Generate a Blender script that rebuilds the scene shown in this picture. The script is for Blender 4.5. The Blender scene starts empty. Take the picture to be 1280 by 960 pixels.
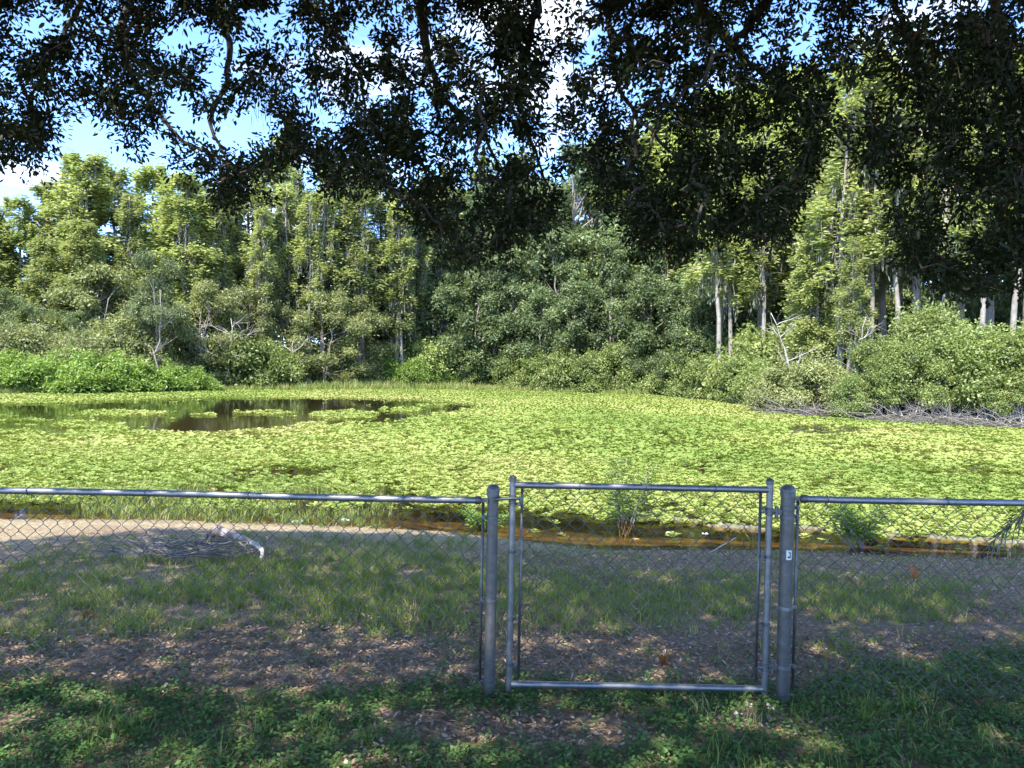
import bpy, math, random
import numpy as np
from mathutils import Matrix, Vector

R = math.radians
S = bpy.context.scene
C = S.collection

# ------------------------------------------------------------------ camera
FPX = 961.0                       # focal length in pixels of the 1280 wide photograph
CAM_Z = 1.80                      # metres above the ground at the fence line
PITCH = math.atan(20.0 / FPX)     # looking slightly down
ROLL = R(1.15)
CAM_R = Matrix.Rotation(R(90) - PITCH, 3, 'X') @ Matrix.Rotation(ROLL, 3, 'Z')
cam_d = bpy.data.cameras.new('camera')
cam_d.sensor_width = 36.0
cam_d.lens = 36.0 * FPX / 1280.0
cam_d.clip_start = 0.05
cam_d.clip_end = 6000.0
cam = bpy.data.objects.new('camera', cam_d)
C.objects.link(cam)
cam.matrix_world = Matrix.Translation((0, 0, CAM_Z)) @ CAM_R.to_4x4()
S.camera = cam

# ------------------------------------------------------------------ sky, sun, exposure
SUN_EL = R(52)
SUN_DIR = Vector((-0.45, -0.893, 0.0)).normalized()     # horizontal direction towards the sun
SUN_VEC = Vector((SUN_DIR.x * math.cos(SUN_EL), SUN_DIR.y * math.cos(SUN_EL), math.sin(SUN_EL)))

world = bpy.data.worlds.new('World')
S.world = world
world.use_nodes = True
wn, wl = world.node_tree.nodes, world.node_tree.links
wn.clear()
out = wn.new('ShaderNodeOutputWorld')
bg = wn.new('ShaderNodeBackground')
bg.inputs['Strength'].default_value = 0.15
sky = wn.new('ShaderNodeTexSky')
sky.sky_type = 'NISHITA'
sky.sun_disc = False
sky.sun_elevation = SUN_EL
sky.sun_rotation = math.atan2(SUN_DIR.x, SUN_DIR.y)
sky.air_density = 0.6
sky.dust_density = 0.3
sky.ozone_density = 7.0
tc = wn.new('ShaderNodeTexCoord')
# cumulus clouds: noise on the direction projected to a cloud deck
sep = wn.new('ShaderNodeSeparateXYZ')
wl.new(tc.outputs['Generated'], sep.inputs[0])
zadd = wn.new('ShaderNodeMath'); zadd.operation = 'ADD'; zadd.inputs[1].default_value = 0.22
wl.new(sep.outputs['Z'], zadd.inputs[0])
dv = wn.new('ShaderNodeVectorMath'); dv.operation = 'DIVIDE'
cmb = wn.new('ShaderNodeCombineXYZ')
for k in range(3):
    wl.new(zadd.outputs[0], cmb.inputs[k])
wl.new(tc.outputs['Generated'], dv.inputs[0]); wl.new(cmb.outputs[0], dv.inputs[1])
nz = wn.new('ShaderNodeTexNoise')
nz.inputs['Scale'].default_value = 2.3
nz.inputs['Detail'].default_value = 7.0
nz.inputs['Roughness'].default_value = 0.58
wl.new(dv.outputs[0], nz.inputs['Vector'])
cr = wn.new('ShaderNodeValToRGB')
cr.color_ramp.elements[0].position = 0.53
cr.color_ramp.elements[1].position = 0.70
wl.new(nz.outputs['Fac'], cr.inputs['Fac'])
mixc = wn.new('ShaderNodeMix'); mixc.data_type = 'RGBA'
wl.new(cr.outputs['Color'], mixc.inputs['Factor'])
wl.new(sky.outputs['Color'], mixc.inputs['A'])
mixc.inputs['B'].default_value = (3.3, 3.42, 3.6, 1)
wl.new(mixc.outputs['Result'], bg.inputs['Color'])
wl.new(bg.outputs[0], out.inputs['Surface'])

sun_d = bpy.data.lights.new('sun', 'SUN')
sun_d.energy = 2.4
sun_d.angle = R(0.53)
sun_d.color = (1.0, 0.95, 0.86)
sun = bpy.data.objects.new('sun', sun_d)
C.objects.link(sun)
sun.rotation_euler = SUN_VEC.to_track_quat('Z', 'Y').to_euler()
sun.location = (-30, -25, 60)

S.view_settings.view_transform = 'Standard'
S.view_settings.look = 'None'
S.view_settings.gamma = 1.0
S.view_settings.exposure = 2.36
S.view_settings.use_curve_mapping = False
S.render.engine = 'CYCLES'
S.cycles.use_denoising = True
try:
    S.cycles.denoiser = 'OPENIMAGEDENOISE'
    S.cycles.denoising_prefilter = 'ACCURATE'
except Exception:
    pass
S.cycles.max_bounces = 8
S.cycles.diffuse_bounces = 5
S.cycles.glossy_bounces = 3
S.cycles.transmission_bounces = 4
S.cycles.transparent_max_bounces = 8
S.cycles.caustics_reflective = False
S.cycles.caustics_refractive = False
S.cycles.sample_clamp_indirect = 6.0

# ------------------------------------------------------------------ pixel <-> place
CRM = np.array(CAM_R)
CAMP = np.array([0, 0, CAM_Z])

def ray(u, v):
    d = np.array([(u - 640.0) / FPX, (480.0 - v) / FPX, -1.0])
    return CRM @ d

def on_z(u, v, z):
    d = ray(u, v)
    t = (z - CAM_Z) / d[2]
    return CAMP + d * t

def at_y(u, v, y):
    d = ray(u, v)
    return CAMP + d * (y / d[1])

def to_px(P):
    q = (np.asarray(P) - CAMP) @ CRM
    w = np.maximum(-q[..., 2], 1e-3)
    return 640 + FPX * q[..., 0] / w, 480 - FPX * q[..., 1] / w

# ------------------------------------------------------------------ noise
def hash2(ix, iy, seed):
    n = (ix.astype(np.int64) * 374761393 + iy.astype(np.int64) * 668265263 + seed * 1274126177) & 0x7fffffff
    n = ((n ^ (n >> 13)) * 1274126177) & 0x7fffffff
    return ((n ^ (n >> 16)) & 0xffff) / 65535.0

def vnoise(x, y, seed=0):
    x = np.asarray(x, float); y = np.asarray(y, float)
    ix = np.floor(x); iy = np.floor(y)
    fx = x - ix; fy = y - iy
    fx = fx * fx * (3 - 2 * fx); fy = fy * fy * (3 - 2 * fy)
    a = hash2(ix, iy, seed); b = hash2(ix + 1, iy, seed)
    c = hash2(ix, iy + 1, seed); d = hash2(ix + 1, iy + 1, seed)
    return (a * (1 - fx) + b * fx) * (1 - fy) + (c * (1 - fx) + d * fx) * fy

def fbm(x, y, seed=0, oct=3):
    t = 0; amp = 0.5; tot = 0
    for k in range(oct):
        t = t + amp * vnoise(np.asarray(x) * 2 ** k, np.asarray(y) * 2 ** k, seed + k * 17)
        tot += amp; amp *= 0.5
    return t / tot

def sstep(a, b, x):
    t = np.clip((x - a) / (b - a), 0, 1)
    return t * t * (3 - 2 * t)

# ------------------------------------------------------------------ geometry collector
class Geo:
    def __init__(self):
        self.v = []; self.f = {}; self.t = []; self.n = 0
    def add(self, verts, faces, tint=0.5):
        verts = np.asarray(verts, float).reshape(-1, 3)
        faces = np.asarray(faces, np.int64)
        self.v.append(verts)
        self.f.setdefault(faces.shape[1], []).append(faces + self.n)
        t = np.asarray(tint, float)
        self.t.append(np.full(len(verts), float(t)) if t.ndim == 0 else t)
        self.n += len(verts)
        return self
    def mesh(self, name, smooth=False):
        me = bpy.data.meshes.new(name)
        v = np.concatenate(self.v)
        me.vertices.add(len(v))
        me.vertices.foreach_set('co', v.astype(np.float32).ravel())
        loops = []; starts = []; pos = 0
        for k, fl in self.f.items():
            f = np.concatenate(fl)
            loops.append(f.ravel())
            starts.append(pos + np.arange(len(f)) * k)
            pos += f.size
        loops = np.concatenate(loops); starts = np.concatenate(starts)
        me.loops.add(len(loops))
        me.loops.foreach_set('vertex_index', loops.astype(np.int32))
        me.polygons.add(len(starts))
        me.polygons.foreach_set('loop_start', starts.astype(np.int32))
        if smooth:
            me.polygons.foreach_set('use_smooth', np.ones(len(starts), bool))
        me.update(calc_edges=True)
        a = me.attributes.new('tint', 'FLOAT', 'POINT')
        a.data.foreach_set('value', np.concatenate(self.t).astype(np.float32))
        return me

def link(name, me, mat=None, parent=None):
    o = bpy.data.objects.new(name, me)
    C.objects.link(o)
    if mat is not None and len(me.materials) == 0:
        me.materials.append(mat)
    if parent is not None:
        o.parent = parent
    return o

def tag(o, label=None, cat=None, group=None, kind=None):
    if label: o['label'] = label
    if cat: o['category'] = cat
    if group: o['group'] = group
    if kind: o['kind'] = kind
    return o

def thing(name, loc, label, cat, group=None, rz=0.0, scale=None):
    o = bpy.data.objects.new(name, None)
    C.objects.link(o)
    o.empty_display_size = 0.3
    o.location = loc
    o.rotation_euler = (0, 0, rz)
    if scale is not None:
        o.scale = scale
    return tag(o, label, cat, group)

def tube(g, pts, rad, sides=6, tint=0.5, cap=True):
    pts = np.asarray(pts, float)
    n = len(pts)
    rad = np.broadcast_to(np.asarray(rad, float), (n,))
    tan = np.gradient(pts, axis=0)
    tan /= np.linalg.norm(tan, axis=1)[:, None] + 1e-12
    ref = np.array([0.0, 0, 1.0])
    if abs(tan[0] @ ref) > 0.9:
        ref = np.array([1.0, 0, 0])
    a = np.cross(tan[0], ref); a /= np.linalg.norm(a)
    ang = np.arange(sides) * 2 * math.pi / sides
    V = np.zeros((n, sides, 3))
    for i in range(n):
        a = a - tan[i] * (a @ tan[i]); a /= np.linalg.norm(a) + 1e-12
        b = np.cross(tan[i], a)
        V[i] = pts[i] + rad[i] * (np.cos(ang)[:, None] * a + np.sin(ang)[:, None] * b)
    i = np.arange(n - 1)[:, None]; j = np.arange(sides)[None, :]
    jn = (j + 1) % sides
    q = np.stack([i * sides + j, i * sides + jn, (i + 1) * sides + jn, (i + 1) * sides + j], -1).reshape(-1, 4)
    base = g.n
    g.add(V.reshape(-1, 3), q, tint)
    if cap:
        g.f.setdefault(sides, []).append(np.array([list(range(sides))[::-1]]) + base)
        g.f[sides].append(np.array([list(range(sides))]) + base + (n - 1) * sides)
    return g

def lathe(g, prof, cx=0, cy=0, sides=16, tint=0.5):
    """profile of (r, z) about a vertical axis"""
    prof = np.asarray(prof, float)
    n = len(prof); ang = np.arange(sides) * 2 * math.pi / sides
    V = np.zeros((n, sides, 3))
    V[..., 0] = cx + prof[:, :1] * np.cos(ang); V[..., 1] = cy + prof[:, :1] * np.sin(ang); V[..., 2] = prof[:, 1:2]
    i = np.arange(n - 1)[:, None]; j = np.arange(sides)[None, :]; jn = (j + 1) % sides
    q = np.stack([i * sides + j, i * sides + jn, (i + 1) * sides + jn, (i + 1) * sides + j], -1).reshape(-1, 4)
    base = g.n
    g.add(V.reshape(-1, 3), q, tint)
    g.f.setdefault(sides, []).append(np.array([list(range(sides))[::-1]]) + base)
    g.f[sides].append(np.array([list(range(sides))]) + base + (n - 1) * sides)
    return g

def box(g, lo, hi, tint=0.5):
    x0, y0, z0 = lo; x1, y1, z1 = hi
    V = [(x0, y0, z0), (x1, y0, z0), (x1, y1, z0), (x0, y1, z0), (x0, y0, z1), (x1, y0, z1), (x1, y1, z1), (x0, y1, z1)]
    F = [(0, 3, 2, 1), (4, 5, 6, 7), (0, 1, 5, 4), (1, 2, 6, 5), (2, 3, 7, 6), (3, 0, 4, 7)]
    return g.add(V, F, tint)

def frames(nrm, rng):
    """per-leaf axes: returns (along, across) for normals nrm (N,3)"""
    nrm = nrm / (np.linalg.norm(nrm, axis=1)[:, None] + 1e-9)
    r = rng.normal(size=nrm.shape)
    a = r - nrm * (r * nrm).sum(1)[:, None]
    a /= np.linalg.norm(a, axis=1)[:, None] + 1e-9
    return a, np.cross(nrm, a), nrm

def leaves(g, pos, nrm, L, W, rng, tint, fold=0.0, along=None):
    """rhombic leaves, 4 corners each"""
    a, b, n = frames(nrm, rng)
    if along is not None:
        a = along / (np.linalg.norm(along, axis=1)[:, None] + 1e-9)
        b = np.cross(n, a); b /= np.linalg.norm(b, axis=1)[:, None] + 1e-9
        n = np.cross(a, b)
    N = len(pos)
    L = np.broadcast_to(np.asarray(L, float), (N,))[:, None]; W = np.broadcast_to(np.asarray(W, float), (N,))[:, None]
    V = np.stack([pos, pos + a * L * 0.55 + b * W * 0.5 + n * fold * L, pos + a * L, pos + a * L * 0.5 - b * W * 0.5 + n * fold * L], 1)
    F = np.arange(4 * N).reshape(N, 4)
    g.add(V.reshape(-1, 3), F, np.repeat(np.broadcast_to(tint, (N,)), 4))

def leaves6(g, pos, along, nrm, L, W, rng, tint):
    """pointed oval leaves with a bent midrib, 6 corners, 2 quads each"""
    N = len(pos)
    a = along / (np.linalg.norm(along, axis=1)[:, None] + 1e-9)
    b = np.cross(nrm, a); b /= np.linalg.norm(b, axis=1)[:, None] + 1e-9
    n = np.cross(a, b)
    L = L[:, None]; W = W[:, None]
    bend = rng.uniform(-0.14, 0.06, (N, 1))
    cup = rng.uniform(0.02, 0.12, (N, 1))
    V = np.stack([pos,
                  pos + a * L * .30 + b * W * .44 + n * cup * L, pos + a * L * .70 + b * W * .42 + n * (cup + bend) * L,
                  pos + a * L + n * bend * 1.6 * L,
                  pos + a * L * .70 - b * W * .42 + n * (cup + bend) * L, pos + a * L * .30 - b * W * .44 + n * cup * L], 1)
    i = np.arange(N)[:, None] * 6
    F = np.concatenate([i + np.array([[0, 1, 2, 3]]), i + np.array([[0, 3, 4, 5]])])
    g.add(V.reshape(-1, 3), F, np.repeat(np.broadcast_to(tint, (N,)), 6))

def scatter(g, tv, tf, pos, yaw, scale, tint, tilt=None, ttint=None, zscale=None):
    """copies of a small template (tv, tf) joined into g"""
    tv = np.asarray(tv, float); tf = np.asarray(tf, np.int64)
    N = len(pos); c, s = np.cos(yaw), np.sin(yaw)
    V = tv[None] * np.asarray(scale)[:, None, None]
    if zscale is not None:
        V[..., 2] *= zscale[:, None]
    x = V[..., 0] * c[:, None] - V[..., 1] * s[:, None]
    y = V[..., 0] * s[:, None] + V[..., 1] * c[:, None]
    z = V[..., 2]
    if tilt is not None:
        z = z + x * tilt[:, 0:1] + y * tilt[:, 1:2]
    V = np.stack([x, y, z], -1) + pos[:, None, :]
    F = (np.arange(N)[:, None, None] * len(tv) + tf[None]).reshape(-1, tf.shape[1])
    t = np.repeat(tint, len(tv))
    if ttint is not None:
        t = np.clip(t + np.tile(ttint, N), 0, 1)
    g.add(V.reshape(-1, 3), F, t)

# ------------------------------------------------------------------ materials
def new_mat(name):
    m = bpy.data.materials.new(name)
    m.use_nodes = True
    nt = m.node_tree
    nt.nodes.clear()
    o = nt.nodes.new('ShaderNodeOutputMaterial')
    return m, nt, o

def ramp(nt, fac, stops):
    r = nt.nodes.new('ShaderNodeValToRGB')
    el = r.color_ramp.elements
    while len(el) > 1:
        el.remove(el[-1])
    el[0].position = stops[0][0]; el[0].color = (*stops[0][1], 1)
    for p, c in stops[1:]:
        e = el.new(p); e.color = (*c, 1)
    nt.links.new(fac, r.inputs['Fac'])
    return r.outputs['Color']

def noise(nt, scale, detail=4, rough=0.55, coord='Object'):
    t = nt.nodes.new('ShaderNodeTexCoord')
    n = nt.nodes.new('ShaderNodeTexNoise')
    n.inputs['Scale'].default_value = scale; n.inputs['Detail'].default_value = detail
    n.inputs['Roughness'].default_value = rough
    nt.links.new(t.outputs[coord], n.inputs['Vector'])
    return n.outputs['Fac']

def attr(nt, name='tint'):
    a = nt.nodes.new('ShaderNodeAttribute'); a.attribute_name = name
    return a.outputs['Fac']

def leaf_mat(name, stops, trans=0.35, gloss=0.06, rough=0.45, jitter=0.18, trans_col=None):
    """foliage: diffuse + translucent + a little sheen; colour from the per-leaf tint and a per-plant shift"""
    m, nt, o = new_mat(name)
    col = ramp(nt, attr(nt), stops)
    oi = nt.nodes.new('ShaderNodeObjectInfo')
    hsv = nt.nodes.new('ShaderNodeHueSaturation')
    mr = nt.nodes.new('ShaderNodeMapRange')
    mr.inputs['To Min'].default_value = 1 - jitter; mr.inputs['To Max'].default_value = 1 + jitter
    nt.links.new(oi.outputs['Random'], mr.inputs['Value'])
    nt.links.new(mr.outputs[0], hsv.inputs['Value'])
    nt.links.new(col, hsv.inputs['Color'])
    col = hsv.outputs['Color']
    d = nt.nodes.new('ShaderNodeBsdfDiffuse'); nt.links.new(col, d.inputs['Color'])
    t = nt.nodes.new('ShaderNodeBsdfTranslucent')
    tint = nt.nodes.new('ShaderNodeMix'); tint.data_type = 'RGBA'; tint.blend_type = 'MULTIPLY'
    tint.inputs['Factor'].default_value = 1.0
    nt.links.new(col, tint.inputs['A']); tint.inputs['B'].default_value = (*(trans_col or (1.15, 1.15, 0.6)), 1)
    nt.links.new(tint.outputs['Result'], t.inputs['Color'])
    mx = nt.nodes.new('ShaderNodeMixShader'); mx.inputs[0].default_value = trans
    nt.links.new(d.outputs[0], mx.inputs[1]); nt.links.new(t.outputs[0], mx.inputs[2])
    last = mx.outputs[0]
    if gloss > 0:
        gl = nt.nodes.new('ShaderNodeBsdfGlossy'); gl.inputs['Roughness'].default_value = rough
        m2 = nt.nodes.new('ShaderNodeMixShader'); m2.inputs[0].default_value = gloss
        nt.links.new(last, m2.inputs[1]); nt.links.new(gl.outputs[0], m2.inputs[2])
        last = m2.outputs[0]
    nt.links.new(last, o.inputs['Surface'])
    return m

def solid_mat(name, stops, scale=8, rough=0.85, metallic=0.0, bump=0.0, bscale=40, use_tint=False, detail=5, stretch=None):
    m, nt, o = new_mat(name)
    p = nt.nodes.new('ShaderNodeBsdfPrincipled')
    fac = attr(nt) if use_tint else noise(nt, scale, detail)
    nt.links.new(ramp(nt, fac, stops), p.inputs['Base Color'])
    p.inputs['Roughness'].default_value = rough
    p.inputs['Metallic'].default_value = metallic
    if bump > 0:
        b = nt.nodes.new('ShaderNodeBump'); b.inputs['Strength'].default_value = bump
        b.inputs['Distance'].default_value = 0.02
        nt.links.new(noise(nt, bscale, 6, 0.6), b.inputs['Height'])
        nt.links.new(b.outputs[0], p.inputs['Normal'])
    nt.links.new(p.outputs[0], o.inputs['Surface'])
    return m

M = {}
M['bark_grey'] = solid_mat('bark_grey', [(0.3, (0.17, 0.145, 0.12)), (0.7, (0.36, 0.32, 0.28))], 3, 0.95, bump=0.6, bscale=14)
M['bark_pale'] = solid_mat('bark_pale', [(0.3, (0.15, 0.132, 0.112)), (0.7, (0.31, 0.28, 0.245))], 2.5, 0.9, bump=.6, bscale=14)
M['bark_silver'] = solid_mat('bark_silver', [(0.3, (0.17, 0.15, 0.127)), (0.7, (0.345, 0.315, 0.275))], 2.5, 0.9, bump=.5, bscale=14)
M['bark_red'] = solid_mat('bark_red', [(0.3, (0.15, 0.085, 0.055)), (0.7, (0.30, 0.20, 0.145))], 2.5, 0.95)
M['bark_oak'] = solid_mat('bark_oak', [(0.3, (0.035, 0.028, 0.022)), (0.7, (0.095, 0.08, 0.065))], 9, 0.95, bump=0.7, bscale=30)
M['dead_wood'] = solid_mat('dead_wood', [(0.3, (0.30, 0.26, 0.22)), (0.7, (0.58, 0.54, 0.49))], 6, 0.9)
M['moss'] = leaf_mat('spanish_moss', [(0, (0.16, 0.165, 0.12)), (1, (0.30, 0.30, 0.235))], 0.25, 0.0)
M['cypress'] = leaf_mat('cypress_needles', [(0, (0.21, 0.255, 0.09)), (0.5, (0.36, 0.405, 0.155)), (1, (0.53, 0.56, 0.25))], 0.5, 0.02, trans_col=(1.05, 1.1, 0.7))
M['cypress_grey'] = leaf_mat('cypress_needles_dull', [(0, (0.15, 0.19, 0.075)), (0.5, (0.26, 0.305, 0.13)), (1, (0.40, 0.44, 0.21))], 0.45, 0.02, trans_col=(1.05, 1.1, 0.7))
M['hardwood'] = leaf_mat('hardwood_leaves', [(0, (0.055, 0.085, 0.034)), (0.5, (0.115, 0.16, 0.062)), (1, (0.225, 0.285, 0.115))], 0.38, 0.03, 0.5)
M['olive'] = leaf_mat('olive_leaves', [(0, (0.12, 0.138, 0.052)), (0.5, (0.21, 0.235, 0.088)), (1, (0.34, 0.365, 0.15))], 0.38, 0.03)
M['willow'] = leaf_mat('willow_leaves', [(0, (0.09, 0.125, 0.05)), (0.5, (0.155, 0.20, 0.085)), (1, (0.27, 0.32, 0.15))], 0.34, 0.03)
M['shrub'] = leaf_mat('shrub_leaves', [(0, (0.055, 0.09, 0.02)), (0.5, (0.175, 0.235, 0.06)), (1, (0.40, 0.45, 0.16))], 0.42, 0.03, 0.5)
M['herb'] = leaf_mat('herb_leaves', [(0, (0.10, 0.18, 0.03)), (0.5, (0.20, 0.30, 0.06)), (1, (0.33, 0.43, 0.11))], 0.42, 0.03)
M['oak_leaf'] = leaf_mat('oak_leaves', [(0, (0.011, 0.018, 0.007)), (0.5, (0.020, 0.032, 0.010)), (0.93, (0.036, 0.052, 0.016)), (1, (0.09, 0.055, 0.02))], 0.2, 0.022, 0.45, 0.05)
M['lettuce'] = leaf_mat('water_lettuce_leaves', [(0, (0.085, 0.15, 0.028)), (0.35, (0.185, 0.26, 0.055)), (0.75, (0.285, 0.34, 0.085)), (0.96, (0.37, 0.39, 0.13)), (1, (0.28, 0.20, 0.08))], 0.3, 0.02, 0.5, 0.03)
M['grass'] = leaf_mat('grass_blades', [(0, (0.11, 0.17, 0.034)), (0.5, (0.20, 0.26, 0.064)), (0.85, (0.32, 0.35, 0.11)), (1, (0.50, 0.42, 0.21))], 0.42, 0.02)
M['straw'] = leaf_mat('dry_straw', [(0, (0.26, 0.21, 0.12)), (1, (0.50, 0.43, 0.28))], 0.25, 0.03)
M['weed'] = leaf_mat('weed_leaves', [(0, (0.062, 0.135, 0.04)), (0.5, (0.12, 0.225, 0.066)), (0.9, (0.21, 0.315, 0.10)), (1, (0.32, 0.31, 0.11))], 0.34, 0.015, 0.5)
M['litter'] = leaf_mat('leaf_litter', [(0, (0.08, 0.052, 0.034)), (0.4, (0.27, 0.185, 0.12)), (0.75, (0.48, 0.355, 0.25)), (0.93, (0.64, 0.54, 0.43)), (1, (0.48, 0.20, 0.07))], 0.15, 0.03, 0.5)
M['rust_leaf'] = leaf_mat('rust_leaf', [(0, (0.24, 0.085, 0.03)), (1, (0.42, 0.17, 0.06))], 0.3, 0.03)
M['twig'] = solid_mat('dead_twigs', [(0.0, (0.07, 0.058, 0.047)), (1.0, (0.30, 0.27, 0.235))], use_tint=True, rough=0.9)
M['frond'] = leaf_mat('palm_frond', [(0, (0.02, 0.035, 0.012)), (1, (0.05, 0.075, 0.025))], 0.2, 0.1, 0.35)

def galvanised(name, lo, hi, rough=0.42):
    m, nt, o = new_mat(name)
    p = nt.nodes.new('ShaderNodeBsdfPrincipled')
    n1 = noise(nt, 22, 6, 0.65)
    nt.links.new(ramp(nt, n1, [(0.3, lo), (0.7, hi)]), p.inputs['Base Color'])
    p.inputs['Metallic'].default_value = 0.85
    n2 = noise(nt, 55, 4, 0.6)
    mr = nt.nodes.new('ShaderNodeMapRange')
    mr.inputs['To Min'].default_value = rough - 0.1; mr.inputs['To Max'].default_value = rough + 0.18
    nt.links.new(n2, mr.inputs['Value']); nt.links.new(mr.outputs[0], p.inputs['Roughness'])
    b = nt.nodes.new('ShaderNodeBump'); b.inputs['Strength'].default_value = 0.12; b.inputs['Distance'].default_value = 0.004
    nt.links.new(n1, b.inputs['Height']); nt.links.new(b.outputs[0], p.inputs['Normal'])
    nt.links.new(p.outputs[0], o.inputs['Surface'])
    return m
M['steel'] = galvanised('galvanised_steel', (0.215, 0.22, 0.225), (0.33, 0.335, 0.34))
M['steel_post'] = galvanised('galvanised_post', (0.125, 0.122, 0.115), (0.21, 0.205, 0.195), 0.52)
M['steel_dark'] = galvanised('weathered_fittings', (0.13, 0.135, 0.135), (0.22, 0.225, 0.225), 0.52)
M['wire'] = galvanised('fence_wire', (0.09, 0.09, 0.09), (0.17, 0.17, 0.165), 0.6)

# ------------------------------------------------------------------ terrain
ZW = -0.50                                         # water level
near_pts = [(-75, 16), (-45, 13), (-20, 11.6), (-10, 11.2), (-7.3, 10.9), (-5, 11.1), (-2.5, 10.9), (-0.9, 10.7), (0.2, 10.2), (1.2, 9.75),
            (2.4, 9.9), (3.5, 9.95), (5, 9.75), (6.5, 9.7), (9, 9.6), (14, 9.8), (24, 11.5), (34, 15)]
far_px = [(1600, 552), (1450, 547), (1280, 537), (1120, 528.5), (1060, 524.5), (1000, 520), (950, 511), (900, 500.5), (830, 494.5),
          (740, 492), (600, 487), (500, 487), (400, 487), (300, 488), (130, 491), (0, 493), (-150, 496)]
far_pts = [tuple(on_z(u, v, ZW)[:2]) for u, v in far_px]
POND = np.array(near_pts + [(36, 20)] + far_pts + [(-60, 46), (-78, 38)])

def pond_sd(x, y):
    """signed distance to the pond outline, negative inside"""
    x = np.asarray(x, float); y = np.asarray(y, float)
    shp = x.shape; x = x.ravel(); y = y.ravel()
    best = np.full(x.shape, 1e9); inside = np.zeros(x.shape, bool)
    n = len(POND)
    for i in range(n):
        ax, ay = POND[i]; bx, by = POND[(i + 1) % n]
        dx, dy = bx - ax, by - ay
        t = np.clip(((x - ax) * dx + (y - ay) * dy) / (dx * dx + dy * dy), 0, 1)
        best = np.minimum(best, np.hypot(x - ax - t * dx, y - ay - t * dy))
        with np.errstate(divide='ignore', invalid='ignore'):
            c = ((ay > y) != (by > y)) & (x < (bx - ax) * (y - ay) / (by - ay + 1e-12) + ax)
        inside ^= c
    return np.where(inside, -best, best).reshape(shp)

npx = np.array([p[0] for p in near_pts]); npy = np.array([p[1] for p in near_pts])

def height(x, y):
    x = np.asarray(x, float); y = np.asarray(y, float)
    sd = pond_sd(x, y)
    yn = np.interp(x, npx, npy)
    t = np.clip((yn - y) / (yn - 4.17), -0.2, 2.2)
    near = ZW + 0.5 * t
    far = ZW + 0.10 * np.minimum(sd, 6) + 0.004 * np.clip(sd - 6, 0, 60)
    w = sstep(12, 22, y + 0.15 * np.abs(x))
    land = near * (1 - w) + far * w
    land = np.where(sd > 0, np.maximum(land, ZW + 0.02 * np.clip(sd, 0, 1)), land)
    z = np.where(sd > 0, land, ZW - np.minimum(0.14 * -sd, 1.3))
    z = z + 0.035 * (fbm(x * 1.1, y * 1.1, 3) - 0.5) * sstep(0, 1.0, np.abs(sd)) * (1 - sstep(3.6, 4.6, np.abs(y - 4.17) * 0 + 0)) * 1.0
    return z

def hz(x, y):
    return float(height(np.array([x]), np.array([y]))[0])

def axis(lo, hi, step, far_lo, far_hi, grow=1.22):
    mid = list(np.arange(lo, hi + step / 2, step))
    a, s = lo, step
    left = []
    while a > far_lo:
        s *= grow; a -= s; left.append(a)
    b, s = hi, step
    right = []
    while b < far_hi:
        s = min(s * 1.09, max(step, 0.06 * abs(b))); b += s; right.append(b)
    return np.array(left[::-1] + mid + right)

gx = axis(-8, 8, 0.15, -900, 900)
gy = axis(-2, 12, 0.15, -600, 1600)
X, Y = np.meshgrid(gx, gy)
Z = height(X, Y)
ny, nx = X.shape
i = np.arange(ny - 1)[:, None]; j = np.arange(nx - 1)[None, :]
q = np.stack([i * nx + j, i * nx + j + 1, (i + 1) * nx + j + 1, (i + 1) * nx + j], -1).reshape(-1, 4)
g = Geo()
SD = pond_sd(X, Y)
# 0 = leaf soil, 1 = pale sandy straw bank
sand = (1 - sstep(0.30, 0.95, SD + 0.6 * (fbm(X * .9, Y * .9, 8) - .5) + 0.28 * np.clip(X, -1, 3))) * (Y < 16)
sand = np.maximum(sand, .8 * (1 - sstep(-5.9, -5.1, X + .8 * (fbm(X, Y, 5) - .5))) * sstep(7.6, 8.6, Y) * (Y < 16))
g.add(np.stack([X, Y, Z], -1).reshape(-1, 3), q, sand.ravel())

m, nt, o = new_mat('ground_soil')
p = nt.nodes.new('ShaderNodeBsdfPrincipled'); p.inputs['Roughness'].default_value = 0.95
soil = ramp(nt, noise(nt, 26, 8, 0.75), [(0.30, (0.075, 0.048, 0.028)), (0.5, (0.225, 0.15, 0.085)), (0.70, (0.45, 0.335, 0.205))])
sandc = ramp(nt, noise(nt, 18, 8, 0.7), [(0.30, (0.14, 0.10, 0.05)), (0.5, (0.31, 0.235, 0.13)), (0.72, (0.50, 0.41, 0.26))])
mudo = ramp(nt, noise(nt, 2.2, 6, 0.65), [(0.40, (0.03, 0.028, 0.016)), (0.5, (0.095, 0.062, 0.027)), (0.62, (0.17, 0.125, 0.07))])
mx = nt.nodes.new('ShaderNodeMix'); mx.data_type = 'RGBA'
nt.links.new(attr(nt), mx.inputs['Factor']); nt.links.new(soil, mx.inputs['A']); nt.links.new(sandc, mx.inputs['B'])
geo_n = nt.nodes.new('ShaderNodeNewGeometry'); sp = nt.nodes.new('ShaderNodeSeparateXYZ')
nt.links.new(geo_n.outputs['Position'], sp.inputs[0])
mr = nt.nodes.new('ShaderNodeMapRange')                 # bed of the pond: iron-stained mud
mr.inputs['From Min'].default_value = ZW + 0.03; mr.inputs['From Max'].default_value = ZW - 0.03
nt.links.new(sp.outputs['Z'], mr.inputs['Value'])
dp = nt.nodes.new('ShaderNodeMapRange')                 # deeper bed: dark mud, the water's darkening with depth put into its colour
dp.inputs['From Min'].default_value = ZW - 0.16; dp.inputs['From Max'].default_value = ZW - 0.36
nt.links.new(sp.outputs['Z'], dp.inputs['Value'])
mxd = nt.nodes.new('ShaderNodeMix'); mxd.data_type = 'RGBA'
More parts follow.
